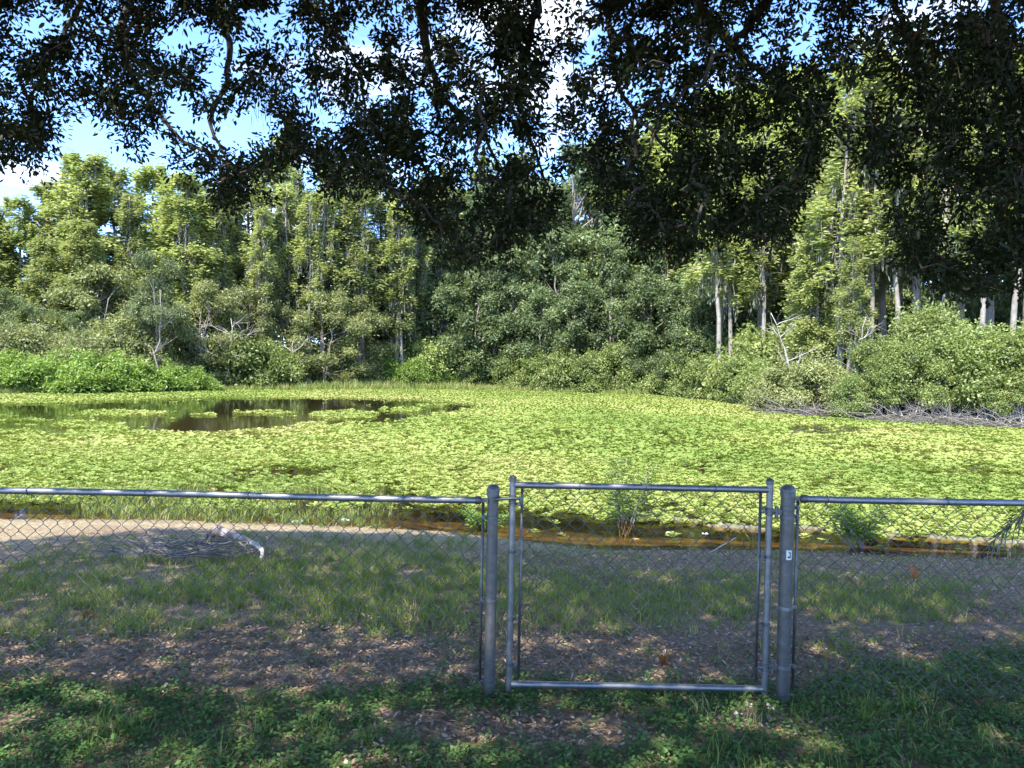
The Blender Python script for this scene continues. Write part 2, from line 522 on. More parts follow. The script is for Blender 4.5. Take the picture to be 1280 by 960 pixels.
nt.links.new(dp.outputs[0], mxd.inputs['Factor']); nt.links.new(mudo, mxd.inputs['A']); mxd.inputs['B'].default_value = (0.012, 0.010, 0.007, 1)
mudc = mxd.outputs['Result']
mx2 = nt.nodes.new('ShaderNodeMix'); mx2.data_type = 'RGBA'
nt.links.new(mr.outputs[0], mx2.inputs['Factor']); nt.links.new(mx.outputs['Result'], mx2.inputs['A']); nt.links.new(mudc, mx2.inputs['B'])
fb = nt.nodes.new('ShaderNodeMapRange')                 # ground across the pond: darker, greenish base colour
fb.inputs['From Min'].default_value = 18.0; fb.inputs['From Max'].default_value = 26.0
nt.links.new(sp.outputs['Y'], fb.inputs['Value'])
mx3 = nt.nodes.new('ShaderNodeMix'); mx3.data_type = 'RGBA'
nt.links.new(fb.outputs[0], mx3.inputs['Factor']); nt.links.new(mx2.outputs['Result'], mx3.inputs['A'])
far_floor = ramp(nt, noise(nt, 6, 6, 0.7), [(0.35, (0.014, 0.016, 0.009)), (0.65, (0.042, 0.045, 0.022))])
nt.links.new(far_floor, mx3.inputs['B'])
nt.links.new(mx3.outputs['Result'], p.inputs['Base Color'])
bp = nt.nodes.new('ShaderNodeBump'); bp.inputs['Strength'].default_value = 0.9; bp.inputs['Distance'].default_value = 0.03
nt.links.new(noise(nt, 30, 8, 0.75), bp.inputs['Height']); nt.links.new(bp.outputs[0], p.inputs['Normal'])
nt.links.new(p.outputs[0], o.inputs['Surface'])
M['ground'] = m
ground = link('ground', g.mesh('ground', smooth=True), M['ground'])
tag(ground, 'sandy leaf-strewn ground sloping down to the pond', kind='structure')

# water sheet
m, nt, o = new_mat('tannin_water')
tr = nt.nodes.new('ShaderNodeBsdfTransparent'); tr.inputs['Color'].default_value = (0.90, 0.74, 0.48, 1)
gl = nt.nodes.new('ShaderNodeBsdfGlossy'); gl.inputs['Roughness'].default_value = 0.035; gl.inputs['Color'].default_value = (0.95, 0.97, 1, 1)
fr = nt.nodes.new('ShaderNodeFresnel'); fr.inputs['IOR'].default_value = 1.33
bp = nt.nodes.new('ShaderNodeBump'); bp.inputs['Strength'].default_value = 0.05; bp.inputs['Distance'].default_value = 0.02
nt.links.new(noise(nt, 5.0, 3), bp.inputs['Height']); nt.links.new(bp.outputs[0], gl.inputs['Normal']); nt.links.new(bp.outputs[0], fr.inputs['Normal'])
ms = nt.nodes.new('ShaderNodeMixShader')
nt.links.new(fr.outputs[0], ms.inputs[0]); nt.links.new(tr.outputs[0], ms.inputs[1]); nt.links.new(gl.outputs[0], ms.inputs[2])
nt.links.new(ms.outputs[0], o.inputs['Surface'])
g = Geo()
PO = POND.copy()
cen = PO.mean(0)
g.add(np.array([(-80, 9.0, ZW), (40, 9.0, ZW), (40, 90, ZW), (-80, 90, ZW)]), [(0, 1, 2, 3)])
water = link('pond_water', g.mesh('pond_water'), m)
tag(water, 'brown tannin-stained pond water, dark and still', kind='structure')

# ------------------------------------------------------------------ water lettuce
rng = np.random.default_rng(11)

def rosette(nl, rings, rngl, cup=0.5):
    V = []; F = []; T = []
    for k in range(nl):
        ring = k % rings
        a = 2 * math.pi * k / nl * (1 if rings == 1 else 1) + rngl.uniform(-.2, .2)
        el = R([16, 42][ring] if rings == 2 else 30) + rngl.uniform(-.15, .15)
        L = [0.105, 0.075][ring] * rngl.uniform(.85, 1.15) if rings == 2 else 0.1 * rngl.uniform(.85, 1.15)
        w = L * 0.40
        ca, sa = math.cos(a), math.sin(a)
        def P(l, s, up):
            h = l * math.cos(el) ; zz = l * math.sin(el) + up
            return (ca * h - sa * s, sa * h + ca * s, zz)
        b = len(V)
        V += [P(0.01, 0, 0), P(L * .85, w * 1.05, L * .10), P(L * 1.04, 0, -L * .02), P(L * .85, -w * 1.05, L * .10)]
        F += [(b, b + 1, b + 2, b + 3)]
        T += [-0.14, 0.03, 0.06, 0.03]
    return np.array(V), np.array(F), np.array(T)

def rosette_far(nl, rngl):
    V = []; F = []; T = []
    for k in range(nl):
        a = 2 * math.pi * k / nl + rngl.uniform(-.3, .3); el = R(24) + rngl.uniform(-.25, .25)
        L = 0.11; w = 0.045; ca, sa = math.cos(a), math.sin(a)
        b = len(V)
        for l, s in ((0.005, 0), (L * .7, w), (L, 0), (L * .7, -w)):
            h = l * math.cos(el); V.append((ca * h - sa * s, sa * h + ca * s, l * math.sin(el)))
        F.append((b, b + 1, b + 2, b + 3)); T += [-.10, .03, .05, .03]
    return np.array(V), np.array(F), np.array(T)

def mat_cover(x, y):
    """0..1 how densely the plants cover the water at this place"""
    sd = pond_sd(x, y)
    u, v = to_px(np.stack([x, y, np.full_like(x, ZW)], -1))
    n1 = fbm(x * 0.35, y * 0.22, 21, 4); n2 = fbm(x * 1.6, y * 0.9, 33, 3); n3 = fbm(x * 0.16, y * 0.10, 41, 3)
    d = np.ones_like(x)
    # open water arm on the left
    top = np.interp(u, [-300, 0, 100, 200, 300, 420, 520, 625], [508, 505, 502.5, 498, 497, 496.5, 499, 508])
    bot = np.interp(u, [-300, 0, 60, 150, 215, 320, 400, 470, 540, 625], [560, 550, 546, 540, 544, 541, 535, 531, 522, 508])
    inside = sstep(0, 1.8, v - top) * sstep(0, 4.0, bot - v + 10 * (n2 - .5)) * (u < 625)
    d = d * (1 - inside)
    # floating islands
    def isl(uc, vc, ru, rv):
        return (((u - uc) / ru) ** 2 + ((v - vc + 5 * (n2 - .5)) / rv) ** 2) < 1
    keep = isl(150, 517.5, 60, 3.6) | isl(432, 519, 44, 6) | isl(330, 516.5, 42, 1.8) | isl(110, 532, 46, 4.5) | isl(30, 526.5, 34, 1.5) \
        | isl(500, 513, 26, 3) | isl(540, 508, 20, 1.6) | isl(255, 519, 15, 1.2) | isl(20, 541, 40, 3) | isl(390, 531, 20, 3)
    d = np.where(keep & (n2 > 0.36), 0.95, d)
    d = np.where((d < .5) & (hash2(np.floor(x * 6), np.floor(y * 3), 9) > 0.994), 0.8, d)
    # small dark opening before the right bank
    hole = ((u - 1035) / 52) ** 2 + ((v - 537.5) / 6.5) ** 2 + 1.6 * (n2 - .5) < 0.85
    d = np.where(hole, 0.05, d)
    hole = ((u - 1205) / 75) ** 2 + ((v - 541) / 3) ** 2 + 2.5 * (n2 - .5) < 0.5
    d = np.where(hole, 0.3, d)
    # thin places and streaks of dark water
    thin = sstep(0.60, 0.72, fbm(x * 0.9, y * 0.55, 77, 3)) * 0.75
    d = d * (1 - thin * sstep(505, 530, v))
    # the near edge stays clear of plants along the bank
    nearband = np.interp(u, [-100, 0, 200, 330, 480, 600, 700, 770, 830, 960, 1000, 1130, 1280, 1500], [0.2, .6, .6, .9, 1.5, 1.7, 2.0, 2.0, 1.6, 1.55, 1.5, 1.2, 1.2, 1.0])
    d = np.where((y < 22), d * np.maximum(sstep(nearband - .25, nearband + .15, -sd + 0.5 * (n2 - .5)), .10 * sstep(.15, .5, -sd) * (n2 > .5)), d * (sd < -0.1))
    d = np.where(((x + 7.6) / 1.15) ** 2 + ((y - 11.45) / .62) ** 2 + .8 * (n2 - .5) < 1, 0, d)
    return d

def jgrid(x0, x1, y0, y1, step):
    xs = np.arange(x0, x1, step); ys = np.arange(y0, y1, step)
    a, b = np.meshgrid(xs, ys)
    a = a.ravel() + rng.uniform(-.48, .48, a.size) * step; b = b.ravel() + rng.uniform(-.48, .48, b.size) * step
    k = (np.abs(a) < b * 0.86 + 3.5)
    return a[k], b[k]

Rng_l = np.random.default_rng(5)
near_t = [rosette(8, 2, Rng_l) for _ in range(5)]
mid_t = [rosette_far(5, Rng_l) for _ in range(4)]
far_t = [rosette_far(3, Rng_l) for _ in range(4)]
g = Geo()
near_list = []
for (y0, y1, step, temps, sc) in ((9.3, 20, 0.143, near_t, (0.75, 1.25)), (20, 40, 0.185, mid_t, (0.95, 1.5)), (40, 84, 0.25, far_t, (1.3, 2.0))):
    ax_, ay_ = jgrid(-70, 38, y0, y1, step)
    dd = mat_cover(ax_, ay_)
    k = (rng.random(ax_.size) < dd) & (pond_sd(ax_, ay_) < -0.05)
    ax_, ay_ = ax_[k], ay_[k]
    sc_ = rng.uniform(*sc, ax_.size)
    # colour drifts across the mat: yellower in the open middle, greener at the near left
    tn = 0.18 + 0.95 * fbm(ax_ * .22, ay_ * .16, 61, 3) + rng.normal(0, .10, ax_.size) - 0.22 * sstep(3.0, -6.5, ax_) * sstep(22, 13, ay_)
    tn = np.clip(tn, 0.02, 0.955)
    tn = np.where(rng.random(ax_.size) < 0.012, 1.0, tn)
    pos = np.stack([ax_, ay_, np.full_like(ax_, ZW + 0.004) + rng.uniform(-.006, .02, ax_.size)], -1)
    yaw = rng.uniform(0, 6.28, ax_.size)
    tilt = rng.normal(0, .10, (ax_.size, 2))
    pick = rng.integers(0, len(temps), ax_.size)
    single = np.zeros(ax_.size, bool)
    if y0 < 10:
        u, v = to_px(pos)
        infr = (u > -5) & (u < 1285)
        order = np.argsort(np.where(infr, ay_ / sc_ , 1e9))[:300]
        single[order] = True
        for q_ in order:
            near_list.append((pos[q_], yaw[q_], sc_[q_], int(pick[q_]), tn[q_]))
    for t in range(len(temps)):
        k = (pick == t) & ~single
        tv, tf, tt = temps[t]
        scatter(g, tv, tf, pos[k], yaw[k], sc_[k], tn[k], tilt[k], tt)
mat_o = link('water_lettuce_mat', g.mesh('water_lettuce_mat'), M['lettuce'])
tag(mat_o, 'bright yellow-green mat of floating water lettuce covering the pond', 'water lettuce', kind='stuff')
ros_me = {}
for (pos, yaw, sc, t, tn) in near_list:
    key = (t, min(4, int(tn * 5)))
    if key not in ros_me:
        tv, tf, tt = near_t[t]
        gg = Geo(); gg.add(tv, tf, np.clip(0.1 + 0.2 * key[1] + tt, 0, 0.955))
        ros_me[key] = gg.mesh('water_lettuce'); ros_me[key].materials.append(M['lettuce'])
    o_ = link('water_lettuce', ros_me[key])
    o_.location = pos; o_.rotation_euler = (rng.normal(0, .1), rng.normal(0, .1), yaw); o_.scale = (sc,) * 3
    tag(o_, 'single water lettuce rosette at the near fringe of the floating mat', 'water lettuce', 'water lettuce rosettes along the near edge of the mat')

# ------------------------------------------------------------------ ground cover on the near bank
def blade_tuft(nb, h, spread, rngl, w=0.006, lean=0.5):
    V = []; F = []; T = []
    for k in range(nb):
        a = rngl.uniform(0, 6.28); r0 = rngl.uniform(0, spread)
        bx, by = r0 * math.cos(a), r0 * math.sin(a)
        d = rngl.uniform(0, 6.28); hh = h * rngl.uniform(.45, 1.1); ln = lean * hh * rngl.uniform(.1, 1)
        px, py = math.cos(d), math.sin(d); s = rngl.uniform(0, 6.28); wx, wy = w * math.cos(s), w * math.sin(s)
        b = len(V)
        V += [(bx - wx, by - wy, 0), (bx + wx, by + wy, 0),
              (bx + px * ln * .35 + wx * .8, by + py * ln * .35 + wy * .8, hh * .6), (bx + px * ln * .35 - wx * .8, by + py * ln * .35 - wy * .8, hh * .6),
              (bx + px * ln, by + py * ln, hh)]
        F += [(b, b + 1, b + 2), (b, b + 2, b + 3), (b + 3, b + 2, b + 4)]
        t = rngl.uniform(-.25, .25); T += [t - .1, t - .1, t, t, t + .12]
    return np.array(V), np.array(F), np.array(T)

def spots(n, x0, x1, y0, y1, dens):
    x = rng.uniform(x0, x1, n); y = rng.uniform(y0, y1, n)
    k = (np.abs(x) < 0.72 * y + 0.7) & (rng.random(n) < dens(x, y))
    x, y = x[k], y[k]
    return np.stack([x, y, height(x, y)], -1)

def grass_density(x, y):
    n = fbm(x * .9, y * .9, 91, 3)
    u, v = to_px(np.stack([x, y, height(x, y)], -1))
    sd_ = pond_sd(x, y)
    left = sstep(660, 570, u) * (.35 + .65 * sstep(688, 706, v)) * sstep(666, 676, v + 10 * (n - .5)) * sstep(806, 768, v + 50 * (n - .5)) * sstep(-10, 170, u + (v - 690) * 2.4)
    mid = sstep(600, 640, u) * sstep(1000, 900, u) * sstep(722, 740, v) * sstep(800, 764, v + 40 * (n - .5)) * 0.75
    right = sstep(985, 1010, u) * sstep(1260, 1150, u) * sstep(722, 745, v) * sstep(800, 770, v + 40 * (n - .5)) * 0.8
    sparse = 0.10 * sstep(.42, .62, n) * sstep(8.6, 7.6, y)
    fr = 0.20 * sstep(.5, .62, n) * sstep(4.6, 4.1, y)
    strip = np.where(u > 620, .5, .25) * sstep(672, 684, v) * sstep(745, 715, v) * sstep(150, 350, u) * (sd_ > .15) * (.4 + sstep(.4, .6, n))
    return np.clip(np.maximum.reduce([left * (.35 + .65 * sstep(.36, .52, fbm(x * 2.1, y * 2.1, 95, 2))), mid, right, sparse, fr, strip]), 0, 1)

g = Geo()
tufts = [blade_tuft(13, .10, .085, Rng_l, .0021, .9) for _ in range(6)]
P = spots(32000, -8, 8, 3.0, 10.6, grass_density)
yaw = rng.uniform(0, 6.28, len(P)); sc = rng.uniform(.55, 1.25, len(P)) * np.where((P[:, 1] > 8) & (P[:, 0] > -.5), .55, 1); tn = np.clip(0.45 + .5 * (fbm(P[:, 0] * 1.3, P[:, 1] * 1.3, 14) - .5) + rng.normal(0, .14, len(P)), 0, .95)
tn = np.where(rng.random(len(P)) < .10, 1, tn)
pick = rng.integers(0, 6, len(P))
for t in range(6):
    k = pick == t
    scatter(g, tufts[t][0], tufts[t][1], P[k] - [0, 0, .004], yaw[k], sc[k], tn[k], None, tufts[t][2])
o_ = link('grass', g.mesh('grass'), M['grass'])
tag(o_, 'patchy knee-low green grass on the bank behind the fence', 'grass', kind='stuff')

# marsh grass standing in the shallows, left, and fringe plants along the water's edge
g = Geo()
def marsh_density(x, y):
    sd = pond_sd(x, y); n = fbm(x * .8, y * .8, 55, 3)
    a = sstep(-1.4, -3.6, x + (n - .5)) * sstep(0.25, -0.1, sd) * sstep(-4.2, -1.4, sd + 1.6 * (n - .5)) * 0.95
    puddle = (((x + 7.6) / 1.3) ** 2 + ((y - 11.4) / .7) ** 2) < 1
    b = 0.05 * sstep(.05, -.05, sd) * sstep(-.9, -.6, sd) * (x > 1)
    return np.where(puddle, 0, np.maximum(a * sstep(.22, .40, n), b * sstep(.45, .6, n)))
mt = [blade_tuft(12, .15, .09, Rng_l, .0045, .9) for _ in range(5)]
P = spots(17000, -12, 10, 9.2, 16, marsh_density); P[:, 2] = ZW - .03
yaw = rng.uniform(0, 6.28, len(P)); sc = rng.uniform(.5, 1.3, len(P)); pick = rng.integers(0, 5, len(P))
tn = np.clip(0.55 + rng.normal(0, .15, len(P)), 0, .95)
for t in range(5):
    k = pick == t
    scatter(g, mt[t][0], mt[t][1], P[k], yaw[k], sc[k], tn[k], None, mt[t][2])
o_ = link('marsh_grass', g.mesh('marsh_grass'), M['grass'])
tag(o_, 'soft green marsh grass growing in the shallows before the lettuce mat', 'grass', kind='stuff')

# pale straw lying on the sandy strip
g = Geo()
def straw_density(x, y):
    sd = pond_sd(x, y)
    a = sstep(1.2, .5, sd) * sstep(0.02, 0.15, sd) * (x < 3) + sstep(-5.0, -5.9, x) * sstep(7.4, 8.4, y) * (sd > .05)
    return np.clip(a + .12 * (sd > .05) * (sd < 2.2), 0, 1) * .9
P = spots(16000, -9, 9, 7, 11.5, straw_density)
d = rng.uniform(0, 6.28, len(P)); al = np.stack([np.cos(d), np.sin(d), rng.uniform(-.05, .35, len(P))], -1)
nr = np.tile([0, 0, 1.0], (len(P), 1)) + rng.normal(0, .2, (len(P), 3))
leaves(g, P + [0, 0, .006], nr, rng.uniform(.06, .22, len(P)), rng.uniform(.004, .009, len(P)), rng, rng.random(len(P)), 0, al)
o_ = link('dry_straw', g.mesh('dry_straw'), M['straw'])
tag(o_, 'pale dry straw on the sandy strip at the waterside', 'straw', kind='stuff')

# leaf litter
g = Geo()
def bare_patch(x, y, u, v):
    n = fbm(x * 1.1, y * 1.3, 101, 3)
    return sstep(.50, .60, n + np.interp(u, [0, 380, 650, 960, 1080, 1280], [-.03, -.01, .05, .06, -.06, -.15])) * sstep(875, 905, v)
def litter_density(x, y):
    n = fbm(x * 1.2, y * 1.2, 71, 3)
    u, v = to_px(np.stack([x, y, height(x, y)], -1))
    band = sstep(765, 805, v + 45 * (n - .5)) * sstep(885, 850, v)
    patch = sstep(.47, .62, n) * .7
    rpatch = sstep(1080, 1200, u) * sstep(700, 725, v) * sstep(790, 760, v)
    midband = .9 * sstep(688, 694, v) * sstep(560, 640, u) * sstep(750, 735, v)
    return np.clip(np.maximum.reduce([band, patch * (v > 850), bare_patch(x, y, u, v), rpatch, midband, np.full_like(u, .14)]), 0, 1)
P = np.concatenate([spots(52000, -6, 6, 3.0, 6.6, litter_density), spots(30000, -8, 8, 6.6, 10.0, litter_density)])
N = len(P)
d = rng.uniform(0, 6.28, N); al = np.stack([np.cos(d), np.sin(d), rng.normal(0, .28, N)], -1)
nr = np.tile([0, 0, 1.0], (N, 1)) + rng.normal(0, .35, (N, 3))
tn = np.clip(rng.beta(2, 2.2, N) + .25 * (fbm(P[:, 0] * 2, P[:, 1] * 2, 19) - .5), 0, .96); tn = np.where(rng.random(N) < .012, 1, tn)
leaves6(g, P + np.array([0, 0, .006]) + np.stack([np.zeros(N), np.zeros(N), rng.uniform(0, .02, N)], -1), al, nr, rng.uniform(.018, .046, N), rng.uniform(.009, .020, N), rng, tn)
o_ = link('leaf_litter', g.mesh('leaf_litter'), M['litter'])
tag(o_, 'brown and grey fallen oak leaves littering the ground around the fence', 'leaf litter', kind='stuff')

# small twigs among the litter
g = Geo()
P = np.concatenate([spots(900, -5, 5, 3.0, 6.6, litter_density), spots(350, -8, 8, 6.5, 9.5, litter_density)])
for p_ in P:
    a = rng.uniform(0, 6.28); L = rng.uniform(.05, .22)
    e = np.array([math.cos(a), math.sin(a), rng.normal(0, .06)]) * L
    tube(g, [p_ + [0, 0, .008], p_ + e * .5 + [0, 0, .012 + rng.uniform(0, .01)], p_ + e + [0, 0, .008]], [.0022, .002, .0012], 3, rng.uniform(0, .9), False)
o_ = link('fallen_twigs', g.mesh('fallen_twigs'), M['twig'])
tag(o_, 'thin dead twigs scattered over the leaf litter', 'twigs', kind='stuff')

# low leafy weeds in front of the fence
def weed_sprig(nl, rngl):
    g_ = Geo()
    n = nl
    a = rngl.uniform(0, 6.28, n); r = rngl.uniform(0.005, .05, n)
    pos = np.stack([np.cos(a) * r, np.sin(a) * r, rngl.uniform(.012, .06, n)], -1)
    a2 = a + rngl.normal(0, .7, n)
    al = np.stack([np.cos(a2), np.sin(a2), rngl.normal(-.05, .3, n)], -1)
    nr = np.stack([rngl.normal(0, .35, n), rngl.normal(0, .35, n), np.ones(n)], -1)
    leaves(g_, pos, nr, rngl.uniform(.016, .030, n), rngl.uniform(.012, .021, n), rngl, np.clip(.5 + rngl.normal(0, .16, n), 0, 1), .08, al)
    v = np.concatenate(g_.v); f = np.concatenate(g_.f[4]); t = np.concatenate(g_.t) - .5
    return v, f, t
def weed_density(x, y):
    n = fbm(x * 1.1, y * 1.3, 101, 3)
    u, v = to_px(np.stack([x, y, height(x, y)], -1))
    edge = np.interp(u, [-200, 0, 200, 330, 640, 1000, 1090, 1280, 1500], [850, 850, 862, 868, 850, 855, 830, 805, 800])
    a = sstep(edge - 6, edge + 12, v + 26 * (n - .5))
    bare = bare_patch(x, y, u, v)
    return np.clip(a * (1 - .93 * bare), 0.045 * (v > 770), 1)
g = Geo()
ws = [weed_sprig(11, Rng_l) for _ in range(8)]
P = spots(19500, -4.6, 4.6, 2.6, 5.6, weed_density)
yaw = rng.uniform(0, 6.28, len(P)); sc = rng.uniform(.55, 1.1, len(P)); pick = rng.integers(0, 8, len(P))
tn = np.clip(.42 + .6 * (fbm(P[:, 0] * 2.2, P[:, 1] * 2.2, 131) - .5) + rng.normal(0, .1, len(P)), .02, .95)
for t in range(8):
    k = pick == t
    scatter(g, ws[t][0], ws[t][1], P[k] - [0, 0, .004], yaw[k], sc[k], tn[k], rng.normal(0, .2, (int(k.sum()), 2)), ws[t][2])
o_ = link('ground_cover_weeds', g.mesh('ground_cover_weeds'), M['weed'])
tag(o_, 'low leafy green weeds carpeting the ground before the fence', 'weeds', kind='stuff')

# ------------------------------------------------------------------ chain link fence and gate
FY = 4.17
PITCHW = 0.087                                      # diagonal of one diamond
def wire_mesh(name, height_, phase, r=0.0019):
    g = Geo()
    n = int(height_ / (PITCHW / 2))
    pts = []
    for k in range(n + 1):
        s = (k + phase) % 2
        x = PITCHW / 2 * s
        z = k * PITCHW / 2
        yb = 0.0022 if s else -0.0022
        e = 0.005
        if 0 < k < n:
            sx = 1 if s else -1
            pts.append((x - sx * 0.0015, yb * .6, z - e)); pts.append((x, -yb * .5, z)); pts.append((x - sx * 0.0015, yb * .6, z + e))
        else:
            pts.append((x, 0, z))
    pts[0] = (pts[0][0], 0, 0)
    pts.append((PITCHW / 4 + (0.01 if pts[-1][0] > .02 else -.01), 0.002, n * PITCHW / 2 + 0.018))
    tube(g, pts, r, 4)
    me = g.mesh(name); me.materials.append(M['wire'])
    return me

def wires(parent, x0, x1, z0, h, y):
    A = wire_mesh('wire', h, 0); B = wire_mesh('wire', h, 1)
    k = 0
    x = x0
    while x + PITCHW / 2 <= x1 + 0.012:
        o = link('wire', A if k % 2 == 0 else B, None, parent)
        o.location = (x, y, z0)
        o.rotation_euler = (random.gauss(0, .003), random.gauss(0, .003), 0)
        x += PITCHW / 2; k += 1
random.seed(3)

def part(name, geo, mat, parent, smooth=True):
    me = geo.mesh(name, smooth)
    o = link(name, me, mat, parent)
    if smooth:
        try:
            me.set_sharp_from_angle(angle=R(40))
        except Exception:
            pass
    return o

def band(parent, x, y, z, r, side, mat='steel_dark', w=0.022, bolt=True):
    """clamp band round a post with ears and a carriage bolt towards side"""
    g = Geo()
    lathe(g, [(r, z - w / 2), (r + .003, z - w / 2 + .002), (r + .003, z + w / 2 - .002), (r, z + w / 2)], x, y, 18)
    box(g, (min(x + side * (r - .002), x + side * (r + .03)), y + .006, z - w / 2 + .001), (max(x + side * (r - .002), x + side * (r + .03)), y + .014, z + w / 2 - .001))
    o = part('tension_band', g, M[mat], parent)
    if bolt:
        g = Geo(); tube(g, [(x + side * (r + .018), y - .012, z), (x + side * (r + .018), y + .03, z)], .0048, 8)
        tube(g, [(x + side * (r + .018), y - .018, z), (x + side * (r + .018), y - .011, z)], .009, 6)
        part('bolt', g, M['steel_dark'], o)
    return o

def post(parent, x, r, ztop, zbot=-0.35):
    g = Geo()
    lathe(g, [(r, zbot), (r, ztop - .055)], x, FY, 24)
    p = part('post', g, M['steel_post'], parent)
    g = Geo(); k = r + .004
    lathe(g, [(k, ztop - .062), (k, ztop - .035), (k + .003, ztop - .033), (k + .003, ztop - .027), (k * .96, ztop - .02), (k * .8, ztop - .009), (k * .5, ztop - .002), (k * .12, ztop)], x, FY, 24)
    part('cap', g, M['steel_dark'], p)
    return p

def top_rail(parent, xa, xb, z, cup_at, sgn):
    g = Geo(); n = 24
    xs = np.linspace(xa, xb, n)
    tube(g, np.stack([xs, np.full(n, FY - .004), z + 0.0025 * np.sin(xs * 2.3)], -1), .0185, 16)
    r_ = part('top_rail', g, M['steel'], parent)
    g = Geo()                                        # rail end cup
    tube(g, [(cup_at + sgn * .034, FY - .004, z), (cup_at + sgn * .008, FY - .004, z), (cup_at, FY - .004, z)], [.0225, .0225, .012], 14)
    box(g, (min(cup_at, cup_at - sgn * .03), FY - .008, z - .011), (max(cup_at, cup_at - sgn * .03), FY + .002, z + .011))
    part('rail_end', g, M['steel_dark'], r_)
    return r_

def ties(parent, xs, z, y, r=.0215):
    for x in xs:
        g = Geo(); a = np.linspace(0, 2 * math.pi, 13)
        tube(g, np.stack([x + .006 * a / 6.28, y + r * np.cos(a), z + r * np.sin(a)], -1), .0024, 5)
        tube(g, [(x, y + r, z), (x + .004, y + r + .004, z - r - .012), (x + .012, y + .014, z - r - .022)], .0026, 5)
        part('tie_wire', g, M['steel_dark'], parent)

def tension_bar(parent, x, z0, z1, y, r=.0075):
    g = Geo(); box(g, (x - r, y - .003, z0), (x + r, y + .003, z1))
    return part('tension_bar', g, M['steel_dark'], parent, False)

MY = FY + 0.026
# left run
pl = at_y(614, 740, FY)[0]
fl = thing('chain_link_fence', (0, 0, 0), 'chain-link fence run with slimmer gate post at the latch side, driftwood behind it', 'fence')
post(fl, pl, .0305, 1.165)
top_rail(fl, -6.4, pl - .065, 1.078, pl - .062, -1)
g = Geo(); lathe(g, [(.024, -.3), (.024, 1.06)], -3.35, FY + .004, 16); lp = part('post', g, M['steel_post'], fl)
for x_ in (-3.35, -6.38):
    g = Geo(); lathe(g, [(.024, -.3), (.024, 1.055)], x_, FY, 16)
    if x_ < -4: part('post', g, M['steel_post'], fl)
wires(fl, -3.6, pl - .05, 0.03, 1.07, MY)
tension_bar(fl, pl - .054, .06, 1.085, MY - .008)
for z_ in (0.985, .535, .075):
    band(fl, pl, FY, z_, .0305, -1)
ties(fl, (-2.62, -1.98, -1.42, -.58), 1.078, FY - .004)

# gate
gl_x = at_y(638.5, 730, FY)[0]; gr_x = at_y(959, 735, FY)[0]
ga = thing('chain_link_gate', (0, 0, 0), 'single-leaf galvanised gate with chain-link infill between two posts', 'gate')
GR = .0175
for x_, top, bot in ((gl_x, 1.200, .035), (gr_x, 1.212, .040)):
    g = Geo(); lathe(g, [(GR, bot), (GR, top)], x_, FY, 18)
    s_ = part('stile', g, M['steel'], ga)
    g = Geo(); k = GR + .003; t_ = top + .018
    lathe(g, [(k, t_ - .036), (k, t_ - .016), (k + .002, t_ - .014), (k * .8, t_ - .006), (k * .2, t_)], x_, FY, 16)
    part('cap', g, M['steel_dark'], s_)
for z_, nm in ((1.165, 'top_rail'), (.072, 'bottom_rail')):
    g = Geo(); tube(g, [(gl_x + GR * .7, FY, z_ - .001), ((gl_x + gr_x) / 2, FY, z_ + .001), (gr_x - GR * .7, FY, z_)], GR + .0012 if nm == 'bottom_rail' else GR, 18)
    part(nm, g, M['steel'], ga)
wires(ga, gl_x + .055, gr_x - .05, .085, 1.07, MY)
tension_bar(ga, gl_x + .052, .10, 1.15, MY - .008); tension_bar(ga, gr_x - .044, .10, 1.15, MY - .008)
for x_, sd_ in ((gl_x, 1), (gr_x, -1)):
    for z_ in (1.06, .80, .43, .18):
        band(ga, x_, FY, z_, GR, sd_, 'steel_dark', .018)
ties(ga, (gl_x + .36, gl_x + .72, gl_x + 1.1), 1.165, FY, .0205)
for x_ in (gl_x + .34, gl_x + .74, gl_x + 1.04):
    g = Geo(); a = np.linspace(0, 2 * math.pi, 13)
    tube(g, np.stack([x_ + .005 * a / 6.28, FY + .0215 * np.cos(a), .072 + .0215 * np.sin(a)], -1), .0024, 5)
    tube(g, [(x_, FY - .01, .09), (x_ - .004, FY - .016, .112), (x_ + .008, FY - .004, .14)], .0024, 5)
    part('tie_wire', g, M['steel'], ga)
# fork latch on the left stile
g = Geo(); lz = 1.092
lathe(g, [(GR, lz - .02), (GR + .004, lz - .018), (GR + .004, lz + .018), (GR, lz + .02)], gl_x, FY, 16)
tube(g, [(gl_x + GR + .04, FY - .018, lz), (gl_x, FY - GR - .012, lz + .004), (gl_x - .06, FY - .042, lz + .002), (pl + .002, FY - .044, lz - .006)], [.007, .009, .009, .007], 8)
tube(g, [(gl_x - .05, FY - .04, lz), (gl_x - .075, FY + .02, lz), (pl + .01, FY + .044, lz)], .0075, 8)
tube(g, [(gl_x + GR + .03, FY - .02, lz + .014), (gl_x + GR + .03, FY - .02, lz - .018)], .012, 8)
part('latch', g, M['steel_dark'], ga)
